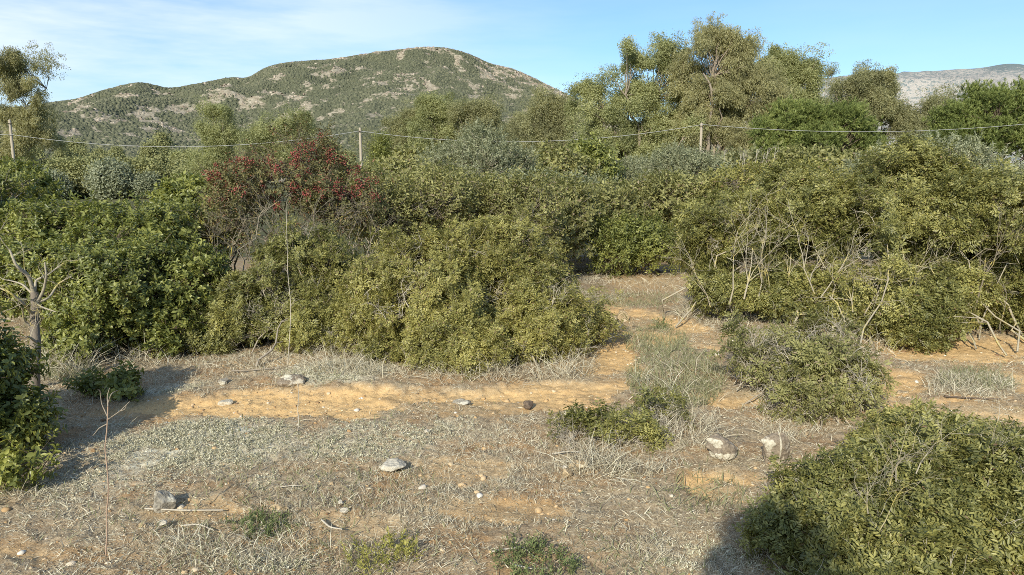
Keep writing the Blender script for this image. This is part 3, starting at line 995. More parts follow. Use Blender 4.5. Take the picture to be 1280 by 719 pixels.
plant('lentisk_shrub', 'tallest lentisk thicket near the right edge, below the silvery olive', 'shrub', 110,
      [L_(1130, 270, 8.0, 95, 75, .9), L_(1200, 290, 7.8, 85, 80, .9), L_(1110, 350, 7.3, 80, 60, .6), L_(1130, 400, 7.0, 62, 42, .5), L_(1180, 360, 7.4, 60, 50, .5)],
      n_clump=640, sprigs=16, cr=.13, temp='lentisk', mat='lentisk', scale=.92, ns=24, r0=.014, rb=.6, bark='twig_y', dead=60, dead_len=.5, dead_mat='twig_l', dead_low=True, gaps=[(*W(1085, 340, 7.0), .46, .7, .38, .9), (*W(1130, 330, 7.0), .3, .7, .3, .7)],
      big=[(1066, 368, 6.9, 90, -.1), (1080, 372, 6.8, 95, .2), (1117, 375, 6.8, 100, .2), (1100, 380, 6.8, 70, -.15)])
plant('lentisk_shrub', 'lentisk thicket cut by the right edge, with one bright yellow stem', 'shrub', 111,
      [L_(1280, 300, 7.6, 70, 75, .9), L_(1350, 310, 7.6, 80, 85, .9), L_(1290, 365, 7.3, 60, 42, .6), L_(1243, 380, 7.5, 42, 34, .45), L_(1300, 392, 7.3, 55, 34, .45)],
      n_clump=340, sprigs=16, cr=.13, temp='lentisk', mat='lentisk', scale=.92, ns=16, r0=.012, rb=.5, bark='stem', dead=44, dead_len=.5, dead_mat='twig_l', dead_low=True, gaps=[(*W(1222, 350, 7.0), .26, .8, .38, .85)],
      big=[(1218, 365, 6.9, 135, .05), (1250, 395, 6.9, 70, .1)])
plant('mixed_shrub', 'thin straggly shrub with dry stalks in front of the big thicket, above the brown rocks', 'shrub', 112,
      [L_(1000, 455, 5.3, 76, 60, .45), L_(950, 450, 5.5, 50, 52, .38), L_(1055, 475, 5.0, 50, 48, .38), L_(1000, 500, 4.9, 65, 42, .38)],
      n_clump=115, sprigs=9, cr=.10, temp='lentisk', mat='olivegreen', scale=.75, ns=22, r0=.008, rb=.3, bark='twig', dead=260, dead_len=.36, dead_mat='twig_l')
plant('low_shrub', 'low sparse shrub with a few red leaves on the dry grass right of the path', 'shrub', 113,
      [L_(770, 545, 4.35, 62, 32, .3), L_(720, 548, 4.3, 42, 26, .26), L_(820, 530, 4.5, 46, 36, .28)],
      n_clump=36, sprigs=6, cr=.08, temp='lentisk', mat='lentisk', scale=.70, sub=0, ns=22, r0=.004, rb=.22, bark='twig_l', dead=90, dead_len=.22, dead_mat='twig_l')
plant('broadleaf_shrub', 'shaded leafy shrub with dry stalks cut by the left edge, in front', 'shrub', 114,
      [L_(-5, 535, 3.9, 48, 60, .35), L_(-70, 510, 3.9, 90, 100, .5), L_(30, 580, 3.7, 36, 36, .25), L_(-160, 480, 3.9, 110, 130, .6)],
      n_clump=320, sprigs=15, cr=.10, temp='broad', mat='green', scale=.62, ns=12, r0=.010, rb=.2, bark='twig_d', dead=20, dead_len=.35, dead_mat='twig')
plant('seedling_shrub', 'small leafy seedling in the shade behind the thin bare sapling', 'shrub', 115,
      [L_(150, 487, 5.2, 26, 18, .16), L_(110, 492, 5.2, 16, 14, .12)],
      n_clump=22, sprigs=8, cr=.08, temp='broad', mat='green', scale=.7, ns=6, r0=.005, rb=.06, bark='twig_d')

# --- mid-distance olives and undergrowth -----------------------------------
plant('olive_tree', 'silvery olive bush on the right below the pine, pale against the dark thicket', 'tree', 130,
      [L_(1160, 224, 15, 78, 38, 1.3), L_(1110, 232, 15, 48, 34, 1.0), L_(1215, 234, 14.5, 58, 34, 1.0)],
      n_clump=300, sprigs=14, cr=.32, temp='silver', mat='silver', scale=1.0, ns=14, r0=.05, rb=.5, bark='twig', up=.9, parts=('trunk', 'crown'))
plant('olive_tree', 'grey green olive just left of the concrete pole', 'tree', 131,
      [L_(855, 222, 24, 40, 28, 1.2), L_(830, 230, 24, 28, 22, 1.0), L_(882, 228, 24, 22, 22, 1.0)],
      n_clump=190, sprigs=14, cr=.42, temp='silver', mat='silver', scale=1.25, ns=9, r0=.05, rb=.3, bark='twig', up=.9, parts=('trunk', 'crown'))
plant('olive_tree', 'olive tree with forked trunk above the dark olive shrub, left of centre', 'tree', 132,
      [L_(600, 212, 20, 42, 30, 1.2), L_(560, 216, 20, 32, 27, 1.0), L_(640, 218, 21, 28, 24, 1.0), L_(603, 188, 21, 26, 16, .9)],
      n_clump=210, sprigs=12, cr=.38, temp='silver', mat='silver', scale=1.15, ns=9, r0=.06, rb=.3, bark='twig_l', up=.7, parts=('trunk', 'crown'))
for i, (px, py, d, rx, ry, lab, mt, sc) in enumerate([
    (740, 212, 34, 24, 30, 'dark evergreen bush in the gap beneath the eucalyptus trees', 'green', 2.4),
    (690, 220, 30, 46, 22, 'green rounded bush in front of the brown crowned trees', 'olivegreen', 2.4),
    (518, 222, 30, 36, 22, 'grey bush behind the red berried shrub', 'olivegreen', 2.4),
    (930, 222, 28, 40, 20, 'dry looking bush at the foot of the leaning eucalyptus trunk', 'euca_b', 2.4),
    (790, 224, 36, 32, 20, 'grey green bush between the dark evergreen and the olive', 'silver', 1.6),
    (1010, 220, 26, 52, 20, 'olive green bush under the round pine', 'olivegreen', 2.2),
    (1080, 224, 22, 42, 22, 'dull green bush between round pine and silvery olive', 'olivegreen', 2.0),
    (20, 238, 22, 40, 20, 'dark leafy bush at the foot of the pale pole on the left', 'green', 2.0),
    (640, 240, 24, 40, 20, 'bush low in the centre beneath the olive', 'lentisk', 2.0),
    (1265, 240, 16, 46, 28, 'grey bush beside the silvery olive at the right edge', 'silver', 1.0),
    (455, 250, 14, 40, 36, 'dull bush peeking out right of the berry bunches', 'olivegreen', 1.2),
    (250, 262, 16, 45, 30, 'leafy bush behind the left thicket, beside the berry shrub', 'green', 1.6)]):
    plant('background_bush', lab, 'shrub', 140 + i, [L_(px, py, d, rx, ry), L_(px - rx * .55, py + 6, d, rx * .6, ry * .75), L_(px + rx * .6, py + 5, d, rx * .55, ry * .8)],
          n_clump=150, sprigs=13, cr=d * .014, temp='silver' if mt == 'silver' else 'far_small', mat=mt, scale=sc, ns=8, r0=d * .0012, rb=.4, bark='twig', stalk=False)


# --- trees ------------------------------------------------------------------
def tree(name, label, seed, d, lobes, n_clump, sprigs, temp, mat, cr, trunk_px=None, th=3.0, tr=.22, scale=1.0, bark='bark_e', ns=9, droopy=False, group=None, wob=.85, interior=.10, bare=0.0, up=.3, hole=.34, fit=1.06, sub=0, hs=1.5, shell=(.35, 1.0), cvar=.40):
    lob = [L_(px, py, d + dd, rx, ry) for px, py, dd, rx, ry in lobes]
    tp = trunk_px if trunk_px is not None else np.mean([l[0] for l in lobes])
    bx = W(tp, 200, d)
    return plant(name, label, 'tree', seed, lob, base=(bx[0], d), n_clump=n_clump, sprigs=sprigs, cr=cr, temp=temp, mat=mat, scale=scale, ns=ns, r0=tr * .5, rb=.1,
                 bark=bark, stalk=False, parts=('trunk', 'crown'), trunk=(th, tr), droopy=droopy, group=group, zmin=-.75, shell=shell, interior=interior, hs=hs * (d / 66) ** .7, stray=.15, rbr=tr * .22, wander=.03, wob=wob, bare=bare, up=up, hole=hole, fit=fit, sub=sub, cvar=cvar, flatten=1.15)


tree('eucalyptus_tree', 'lone airy eucalyptus behind the pole at the left edge', 201, 66,
     [(22, 78, 0, 30, 18), (0, 92, 0, 26, 24), (48, 90, 0, 13, 13), (20, 112, 0, 20, 18), (48, 125, 0, 12, 22), (10, 145, 0, 24, 24), (40, 150, 0, 16, 22), (-25, 110, 0, 30, 40), (20, 185, 0, 34, 28), (-20, 190, 0, 35, 30), (45, 100, 0, 18, 16), (50, 138, 0, 16, 24), (40, 170, 0, 24, 22), (36, 72, 0, 20, 14)],
     150, 52, 'euca', 'euca', .52, trunk_px=8, th=3.6, tr=.24, droopy=True)
tree('eucalyptus_tree', 'broad eucalyptus with open lobed crown, left half of the big group', 202, 66,
     [(800, 80, 0, 34, 24), (770, 100, 0, 30, 26), (832, 75, 0, 22, 25), (745, 118, 0, 22, 18), (800, 125, 0, 34, 28), (845, 120, 0, 28, 36), (770, 150, 0, 40, 24), (825, 165, 0, 40, 28), (745, 175, 0, 34, 30), (790, 195, 0, 48, 26), (850, 150, 0, 34, 40), (852, 95, 0, 20, 36), (730, 150, 0, 22, 24), (840, 190, 0, 40, 30)],
     230, 72, 'euca_up', 'euca_g', .56, trunk_px=800, th=4.0, tr=.34, ns=14)
tree('eucalyptus_tree', 'tallest eucalyptus with brownish drooping foliage behind the concrete pole', 203, 64,
     [(885, 50, 0, 26, 20), (912, 52, 0, 22, 20), (870, 75, 0, 24, 24), (920, 85, 0, 34, 26), (900, 115, 0, 44, 34), (950, 105, 0, 34, 28), (870, 140, 0, 32, 36), (940, 140, 0, 42, 30), (975, 128, 0, 30, 26), (905, 170, 0, 48, 30), (965, 165, 0, 34, 26), (860, 105, 0, 26, 34), (935, 65, 0, 20, 20)],
     260, 78, 'euca', 'euca', .58, trunk_px=890, th=4.5, tr=.40, ns=15, droopy=True)
tree('eucalyptus_tree', 'green topped eucalyptus right of the tallest one', 204, 70,
     [(985, 75, 0, 22, 20), (1005, 92, 0, 26, 22), (1022, 115, 0, 20, 20), (980, 110, 0, 26, 22), (962, 84, 0, 20, 26), (1030, 155, 0, 26, 26), (1015, 140, 0, 28, 26)],
     120, 70, 'euca_up', 'euca_g', .56, trunk_px=995, th=4.5, tr=.3, ns=9)
tree('eucalyptus_tree', 'half bare tree with thin twigs between the green eucalyptus and the dense one', 205, 78,
     [(1038, 88, 0, 12, 14), (1045, 110, 0, 13, 18), (1035, 140, 0, 18, 24)],
     34, 22, 'euca', 'euca_b', .6, trunk_px=1040, th=4.5, tr=.22, ns=9, droopy=True, bare=.35)
tree('eucalyptus_tree', 'dense grey brown tree right of the half bare one, before the pale rocky ridge', 206, 76,
     [(1085, 95, 0, 24, 17), (1105, 105, 0, 18, 22), (1070, 115, 0, 20, 24), (1095, 135, 0, 32, 28), (1125, 150, 0, 28, 28), (1065, 150, 0, 28, 26), (1140, 175, 0, 28, 22)],
     150, 72, 'euca_up', 'euca_b', .58, trunk_px=1090, th=4, tr=.3, ns=10)
tree('small_tree', 'low grey brown tree half hidden left of the right hand pine', 207, 74,
     [(1165, 140, 0, 22, 20), (1185, 125, 0, 14, 12), (1155, 165, 0, 26, 22)],
     45, 60, 'euca_up', 'euca_b', .85, trunk_px=1165, th=3, tr=.2, ns=7)
pine_kw = dict(temp='pine', mat='pine', cr=.50, bark='twig_d', th=2.2, tr=.22, up=1.0, wob=.22, interior=.12, sub=7, hole=.30, shell=(.6, 1.0), fit=1.0, cvar=0)
tree('pine_tree', 'bright green round crowned pine behind the cable', 210, 57,
     [(1000, 150, 0, 34, 22), (1045, 158, 0, 40, 24), (975, 165, 0, 34, 22), (1070, 168, 0, 26, 20), (1010, 178, 0, 48, 20), (1060, 188, 0, 40, 16), (965, 185, 0, 28, 18)],
     620, 15, trunk_px=1020, ns=12, **pine_kw)
tree('pine_tree', 'bright green umbrella pine cut by the right edge', 211, 60,
     [(1235, 128, 0, 40, 20), (1275, 130, 0, 36, 24), (1195, 148, 0, 30, 18), (1245, 155, 0, 50, 22), (1305, 150, 0, 40, 30), (1205, 172, 0, 40, 18), (1265, 180, 0, 46, 20)],
     640, 15, trunk_px=1250, ns=12, **pine_kw)
for i, (lobes, lab, mt, tp) in enumerate([
    ([(690, 130, 0, 28, 22), (680, 155, 0, 32, 26), (712, 150, 0, 20, 26), (690, 185, 0, 40, 28)], 'rounded brown green tree just left of the big eucalyptus group', 'euca_b', 'euca_up'),
    ([(585, 140, 0, 20, 18), (612, 142, 0, 20, 16), (600, 165, 0, 32, 24), (625, 185, 0, 32, 28)], 'reddish brown topped tree behind the olive, left of centre', 'euca_b', 'euca_up'),
    ([(545, 138, 0, 24, 18), (565, 160, 0, 24, 28), (535, 175, 0, 28, 24)], 'green tree left of the reddish topped one', 'euca_g', 'euca_up'),
    ([(500, 165, 0, 20, 24), (520, 150, 0, 18, 18), (490, 190, 0, 26, 24), (525, 190, 0, 26, 24)], 'thin grey brown tree right of the middle pole', 'euca_b', 'euca_up'),
    ([(655, 160, 0, 20, 22), (650, 190, 0, 26, 24)], 'small dull tree filling the gap before the rounded brown green one', 'euca_b', 'euca_up')]):
    tree('background_tree', lab, 220 + i, 72 + 3 * i, lobes, 100, 70, tp, mt, .66, th=3, tr=.2, ns=8)
for i, (lobes, lab) in enumerate([
    ([(272, 145, 0, 20, 18), (265, 170, 0, 22, 24), (290, 170, 0, 20, 28), (275, 200, 0, 32, 26)], 'tall tufted eucalyptus left of the red berried shrub, against the mountain'),
    ([(325, 168, 0, 15, 16), (325, 192, 0, 18, 26)], 'narrow pale eucalyptus in the middle of the three by the berry shrub'),
    ([(368, 152, 0, 25, 18), (355, 172, 0, 20, 22), (388, 175, 0, 20, 20), (368, 195, 0, 36, 22)], 'round topped pale eucalyptus rising behind the red berries')]):
    tree('eucalyptus_tree', lab, 230 + i, 120, lobes, 60, 60, 'euca_up', 'euca_g', 1.0, th=4, tr=.25, ns=8, scale=1.5)
# dark little tree by the middle pole
tree('small_tree', 'small dark conical tree right beside the middle pole', 240, 70, [(478, 178, 0, 7, 10), (476, 192, 0, 9, 12)], 40, 12, 'euca_up', 'green', .7, th=1, tr=.1, ns=3)

# valley wood: individual trees from shared prototypes
rng = np.random.default_rng(9)
protos = []
for k in range(6):
    h, wd = [(10, 3.6), (8, 3.6), (12, 4.0), (5, 3.4), (9, 3.0), (6, 3.8)][k]
    lob = [(rng.normal(0, wd * .22), 300 + rng.normal(0, wd * .22), gz_low(0, 300) + h * f, wd * s, wd * s, h * .22) for f, s in ((.25, .7), (.45, .85), (.62, .75), (.82, .5))]
    p = plant('wood_tree', 'x', 'tree', 300 + k, lob, base=(0, 300), n_clump=150, sprigs=12, cr=.8, temp='blob', mat='wood_s' if k in (3,) else ('wood' if k != 4 else 'euca_g'), ns=5, r0=.12, bark='bark_e',
              stalk=False, parts=('trunk', 'crown'), trunk=(h * .3, .2), zmin=-.6, shell=(.6, 1.0), interior=.15)
    protos.append((p, h))
spots = []
for k in range(92):
    row = rng.integers(0, 4)
    d = (150, 210, 280, 360)[row] * rng.uniform(.93, 1.08)
    px = rng.uniform(20, 265) if row < 3 else rng.uniform(20, 300)
    spots.append((px, d, rng.choice([3, 5, 3] if row == 0 else [0, 1, 2, 4, 1, 0])))
for k in range(34):
    d = rng.uniform(95, 190)
    spots.append((rng.uniform(405, 1120), d, rng.choice([0, 1, 2, 4])))
WL = {3: 'low grey green round tree in the near row of the valley wood', 5: 'low olive green round tree in the near row of the valley wood'}
used = set()
for px, d, k in spots:
    proto, h = protos[k]
    x = (px - 640) / F * d
    z = float(gz(x, d))
    if k not in used:
        r = proto; used.add(k)
        r.location = (x, d, z)
    else:
        r = proto.copy(); COL.objects.link(r)
        for ch in proto.children:
            c = ch.copy(); COL.objects.link(c); c.parent = r
        r.location = (x, d, z)
    r.rotation_euler = (0, 0, rng.random() * 6.28)
    s = rng.uniform(.8, 1.2)
    s *= .8 if px > 300 else 1.2
    r.scale = (s, s, s * rng.uniform(.9, 1.15))
    if px > 300:
        r['label'] = 'tree among the background trees glimpsed between the nearer crowns'; r['group'] = 'trees behind the mid-distance trees'
    elif k in WL:
        r['label'] = WL[k]; r['group'] = 'low trees of the valley wood'
    else:
        r['label'] = 'tall olive green tree of the valley wood below the mountain'; r['group'] = 'tall trees of the valley wood'
for k in range(6):
    if k not in used:
        for ch in list(protos[k][0].children): bpy.data.objects.remove(ch)
        bpy.data.objects.remove(protos[k][0])


# ------------------------------------------------------------------ poles and cables
def pole(px, top_py, d, label, cap):
    b = W(px, top_py, d)
    z0 = float(gz(b[0], d))
    h = b[2] - z0
    root = empty('utility_pole', (b[0], d, z0), label, 'pole', 'poles carrying the cable')
    mb = MB()
    m = 7
    P = np.stack([np.zeros(m), np.zeros(m), np.linspace(-.3, h, m)], 1)[None]
    tubes(mb, P, np.linspace(.125, .085, m)[None], 12)
    V = np.array([[math.cos(a) * .085, math.sin(a) * .085, h] for a in np.arange(12) * math.pi / 6] + [[0, 0, h + .04]])
    mb.add(V, tris=[[i, (i + 1) % 12, 12] for i in range(12)])
    mb.build('shaft', M['pole'], root, smooth=True)
    hb = MB()
    th = np.linspace(0, 2 * math.pi, 17)
    ring = np.stack([np.cos(th) * .10, np.sin(th) * .10, np.full(17, h - .25)], 1)
    tubes(hb, ring[None], np.full((1, 17), .022), 6)
    tubes(hb, np.array([[[0, -.12, h - .25], [0, -.2, h - .25], [0, -.24, h - .2]]]), np.full((1, 3), .018), 6)
    hb.build('cable_bracket', M['st_dark'], root)
    return np.array([b[0], d - .22, z0 + h - .22])


D_P = 52
p0 = pole(-420, 140, D_P, 'pale pole off the left edge of the photo', 0) if False else W(-420, 150, D_P)
pA = pole(12, 150, D_P, 'pale pole at the left edge in front of the lone eucalyptus', 0)
pB = pole(450, 160, D_P, 'thin pale pole between the berry shrub and the brown trees', 0)
pC = pole(877, 154, D_P, 'pale concrete pole in front of the tallest eucalyptus', 0)
pA[2] = W(12, 168, D_P)[2]
pB[2] = W(450, 164, D_P)[2]
pC[2] = W(877, 156, D_P)[2]
pD = W(1420, 138, D_P)


def cable(a, b, sag, label):
    t = np.linspace(0, 1, 60)[:, None]
    P = a * (1 - t) + b * t
    P[:, 2] -= sag * 4 * t[:, 0] * (1 - t[:, 0])
    mb = MB()
    tubes(mb, P[None], np.full((1, 60), .015), 6)
    o = mb.build('overhead_cable', M['cable'], origin=a, smooth=True)
    tag(o, label, 'cable', 'cable spans')


cable(p0, pA, .6, 'short end of cable left of the left hand pole')
cable(pA, pB, 17 * D_P / F, 'sagging cable span between the left pole and the middle pole')
cable(pB, pC, 16.5 * D_P / F, 'sagging cable span between the middle pole and the concrete pole')
cable(pC, pD, 16 * D_P / F, 'sagging cable span from the concrete pole to the right edge')


# ------------------------------------------------------------------ dead tree, sapling, stalks
def polytube(mb, pts, r0, r1, k=6, m=None):
    pts = np.array(pts, float)
    n = len(pts)
    m = m or n * 4
    t = np.linspace(0, n - 1, m)
    P = np.stack([np.interp(t, np.arange(n), pts[:, i]) for i in range(3)], 1)
    kk = np.ones(3) / 3
    for i in range(3):
        P[1:-1, i] = np.convolve(P[:, i], kk, 'valid')
    tubes(mb, P[None], np.linspace(r0, r1, m)[None], k)


rng = np.random.default_rng(44)
d0 = gy_(490)
bs = W(42, 490, d0); bs[2] = float(gz(bs[0], bs[1]))
root = empty('dead_tree', bs, 'small leaning dead tree with bare pale branches at the left', 'tree')
mb = MB()
tr_pts = [W(x, y, d0 + dd) for x, y, dd in ((43, 492, 0), (43, 460, 0), (45, 430, .02), (43, 405, .05), (44, 385, .05), (43, 365, .05))]
tr_pts[0][2] = bs[2] - .03
polytube(mb, tr_pts, .042, .026, 8)
o = mb.build('trunk', bark_mat('dead_tree_bark', (.09, .07, .055), (.32, .27, .21), (.42, .33, .10), .56, 7.0), root, smooth=True, origin=bs)
bmb = MB()
for pts, r in [([(43, 368, .05), (36, 345, .0), (20, 332, -.1), (12, 312, -.1)], .018), ([(43, 366, .05), (45, 350, .1), (58, 345, .1), (75, 332, .15)], .012),
               ([(44, 385, .05), (55, 362, .0), (58, 345, -.05), (56, 328, -.05)], .014), ([(43, 395, .05), (30, 380, -.1), (12, 365, -.2), (-6, 358, -.2)], .013),
               ([(44, 380, .05), (62, 372, .1), (72, 355, .2), (90, 345, .2)], .011), ([(45, 412, .05), (30, 402, .0), (28, 385, -.1)], .011), ([(45, 440, 0), (36, 441, -.1), (32, 440, -.15)], .012),
               ([(45, 428, 0), (38, 422, -.06), (34, 421, -.1)], .012), ([(43, 370, .05), (28, 355, .1), (10, 350, .2)], .010), ([(44, 378, .05), (52, 384, -.1), (70, 390, -.2)], .009)]:
    P = [W(x, y, d0 + dd) for x, y, dd in pts]
    polytube(bmb, P, r, r * .4, 6)
    if r < .0119: pass
    for _ in range(3):
        f = rng.uniform(.4, 1); i = min(int(f * (len(P) - 1)), len(P) - 2)
        q = P[i] + (P[i + 1] - P[i]) * rng.random()
        dd = norm((P[-1] - P[0])) + rng.normal(0, .6, 3)
        scatter(bmb, rng, TEMP['spray_fine'], q[None], dd[None], np.array([rng.uniform(.22, .42)]))
bmb.build('branches', M['twig_y'], root, smooth=True, origin=bs)

d1 = gy_(693)
bs = W(131, 693, d1); bs[2] = float(gz(bs[0], bs[1]))
root = empty('bare_sapling', bs, 'tall thin leafless sapling standing in the left foreground', 'sapling')
mb = MB()
P = [W(x, y, d1) for x, y in ((131, 694), (134, 665), (133, 640), (136, 615), (134, 585), (131, 560), (134, 535), (135, 505))]
P[0][2] = bs[2] - .02
polytube(mb, P, .0036, .0026, 6)
mb.build('stem', bark_mat('sapling_bark', (.30, .19, .12), (.50, .36, .26)), root, smooth=True, origin=bs)
mb = MB()
for pts in ([(135, 522), (127, 505), (125, 488)], [(135, 505), (139, 492), (147, 488)], [(134, 525), (150, 514), (162, 502)], [(134, 530), (124, 535), (116, 545)], [(135, 508), (134, 495), (137, 485)], [(150, 514), (156, 512), (158, 507)]):
    polytube(mb, [W(x, y, d1 + rng.normal(0, .03)) for x, y in pts], .0028, .0012, 5)
mb.build('branches', M['twig'], root, smooth=True, origin=bs)


def stalk(px, py0, py1, label, lean=6, r=.005, mat='twig_l'):
    d = gy_(py0)
    b = W(px, py0, d); b[2] = float(gz(b[0], b[1]))
    mb = MB()
    n = 6
    P = [W(px + lean * math.sin(i * .9) * .4 + rng.normal(0, 1), py0 + (py1 - py0) * i / (n - 1), d) for i in range(n)]
    P[0][2] = b[2] - .02
    polytube(mb, P, r, r * .5, 5)
    for i in range(2, n):
        scatter(mb, rng, TEMP['spray_fine'], P[i][None], (np.array([0, 0, 1.]) + rng.normal(0, .4, 3))[None], np.array([.12]))
    o = mb.build('dry_stalk', M[mat], origin=b, smooth=True)
    tag(o, label, 'dry stalk')


stalk(360, 462, 262, 'very tall thin dry stalk in front of the berry shrub', 7, .0036)
stalk(372, 540, 470, 'short dry stalk beside the dirt path, left of centre', 4, .003)


for i, px in enumerate((908, 914, 921, 929, 934, 941, 948, 955)):
    d = 25 + rng.normal(0, .4)
    b = W(px, 228, d); b[2] = float(gz(b[0], d))
    top = W(px + rng.normal(7, 5), rng.uniform(180, 196), d)
    mb = MB()
    polytube(mb, [b, (b + top) / 2 + rng.normal(0, .06, 3), top], .022, .008, 5)
    scatter(mb, rng, TEMP['spray_fine'], top[None] - [[0, 0, .2]], np.array([[.3, 0, 1.]]), np.array([.6]))
    o = mb.build('reed_stalk', M['twig_l'], origin=b, smooth=True)
    tag(o, 'pale dry reed stalk in the group just right of the concrete pole', 'reed', 'dry reeds right of the concrete pole')


# ------------------------------------------------------------------ stones
def icos(sub):
    import bmesh
    bm = bmesh.new()
    bmesh.ops.create_icosphere(bm, subdivisions=sub, radius=1)
    V = np.array([v.co[:] for v in bm.verts]); T = np.array([[v.index for v in f.verts] for f in bm.faces])
    bm.free()
    return V, T


ICO4, ICO3, ICO2 = icos(5), icos(3), icos(2)


def rock_shape(V, rng, cuts=7, rough=.06, seed=0):
    V = V.copy()
    for _ in range(cuts):                                    # flat broken faces
        n = norm(rng.normal(0, 1, 3)); dlim = rng.uniform(.55, .85)
        dd = V @ n
        V = V - np.maximum(dd - dlim, 0)[:, None] * n
    V = V * (1 + rough * 2 * (fbm(V[:, 0] * 2 + seed, V[:, 1] * 2, V[:, 2] * 2, seed, 4) - .5))[:, None]
    V = V * (1 + rough * .7 * (fbm(V[:, 0] * 7 + seed, V[:, 1] * 7, V[:, 2] * 7, seed + 3, 3) - .5))[:, None]
    return V


def stone(px, py, wpx, hpx, label, mat, seed, depth=.8, sink=.25, patches=()):
    """py is the photo row of its foot"""
    d = gy_(py)
    rng = np.random.default_rng(seed)
    s = math.hypot(d, 1.2) / F
    a, c = wpx * s / 2, hpx * s / 2
    b = W(px, py, d); b[1] += a * depth * .5
    b[2] = float(gz(b[0], b[1]))
    V = rock_shape(ICO4[0], rng, 9, .17, seed)
    V = V * [a, a * depth, c] + [0, 0, c * (1 - sink * 2) ]
    mb = MB(); mb.add(V, tris=ICO4[1])
    if not patches:
        o = mb.build('stone', M[mat], smooth=True)
        o.location = b
        return tag(o, label, 'stone')
    root = empty('rock', b, label, 'rock')
    mb.build('body', M[mat], root, smooth=True)
    Vn = V
    for (ox, oz, rx, rz) in patches:        # crusts of lichen lying on the front face
        pm = MB()
        n = 26
        th = np.linspace(0, 2 * math.pi, n, endpoint=False)
        rings = [np.array([[ox, oz]])]
        for f in (.35, .7, 1.0):
            rr = f * (1 + (.22 * np.sin(th * 3 + seed) + .12 * np.sin(th * 7 + 1)) * f)
            rings.append(np.stack([ox + np.cos(th) * rx * rr, oz + np.sin(th) * rz * rr], 1))
        P2 = np.concatenate(rings)
        pts = []
        for (u, v) in P2:
            p = np.array([u * a, 0, v * c + c * (1 - sink * 2)])
            dist = np.hypot(Vn[:, 0] - p[0], Vn[:, 2] - p[2])
            fr = Vn[:, 1] < a * depth * .15
            ii = np.argsort(np.where(fr, dist, 9))[:6]
            wgt = 1 / (dist[ii] + 1e-4)
            pts.append([p[0], (Vn[ii, 1] * wgt).sum() / wgt.sum() - .006, p[2]])
        T = [[0, 1 + (i + 1) % n, 1 + i] for i in range(n)]
        Q = []
        for rg in range(2):
            o1, o2 = 1 + rg * n, 1 + (rg + 1) * n
            for i in range(n):
                j = (i + 1) % n
                Q.append([o1 + i, o1 + j, o2 + j, o2 + i])
        pts = np.array(pts); pts[1 + 2 * n:, 1] += .012
        pm.add(pts, tris=T, quads=Q)
        pm.build('lichen_patch', M['crust'], root, smooth=True)
    return root


stone(202, 636, 30, 34, 'grey angular stone with pale top beside the straight white stick', 'st_grey', 501, .8, .1)
stone(904, 577, 40, 38, 'brown rock splotched with cream lichen, left of the tall brown slab', 'st_brown', 502, .8, .12, ((-.45, .45, .42, .32), (-.35, -.45, .36, .36), (.15, -.35, .25, .25)))
stone(970, 580, 36, 48, 'upright brown slab with one round white lichen spot', 'st_brown', 503, .55, .1, ((-.52, .25, .42, .36), (.22, .2, .07, .75)))
stone(490, 590, 36, 15, 'flat whitish stone lying alone on the dry grass in the centre', 'st_white', 504, .8, .15)
stone(362, 487, 36, 17, 'brown stone with white top at the upper edge of the dirt path', 'st_brown', 505, .8, .2, ((-.2, .62, .5, .22),))
stone(279, 482, 14, 11, 'small black and white stone left of the white topped one', 'st_grey', 506)
stone(576, 506, 24, 10, 'grey stone lying in the bare dirt above the flat whitish one', 'st_grey', 507)
stone(661, 511, 14, 14, 'dark brown stone standing alone in the bare dirt', 'st_dark', 508, .8, .1)
stone(709, 597, 15, 15, 'tan pebble in front of the low sparse shrub', 'st_tan', 509, .9, .15)
stone(723, 587, 24, 15, 'yellowish stone touching the low sparse shrub', 'st_tan', 510)
stone(763, 404, 20, 16, 'pale rock at the right foot of the yellowish round bush', 'st_tan', 511)
stone(778, 400, 18, 18, 'tan rock beside the bush where the path turns', 'st_tan', 512)
stone(346, 640, 26, 14, 'tan stone with dark shadow side near the bottom left', 'st_tan', 513)
stone(177, 658, 13, 9, 'small tan pebble left of the white one', 'st_tan', 514)
stone(202, 660, 12, 8, 'small bright white pebble below the grey angular stone', 'st_white', 515)
stone(534, 544, 10, 7, 'tiny white stone below the strip of bare dirt', 'st_white', 516)
stone(280, 502, 24, 9, 'pale stone on the left end of the bare dirt strip', 'st_white', 517)
stone(430, 640, 14, 7, 'pale pebble on the rusty patch in the lower centre', 'st_white', 518)
stone(425, 632, 10, 6, 'paler of two pebbles on the rusty patch', 'st_white', 519)
stone(1215, 542, 26, 12, 'flat tan stone on the bare ground behind the right front bush', 'st_tan', 520)
stone(1128, 492, 18, 9, 'tan stone between the straggly shrub and the dry grass mat', 'st_tan', 521)
stone(925, 562, 10, 8, 'small brown stone between the two large brown rocks', 'st_brown', 522)

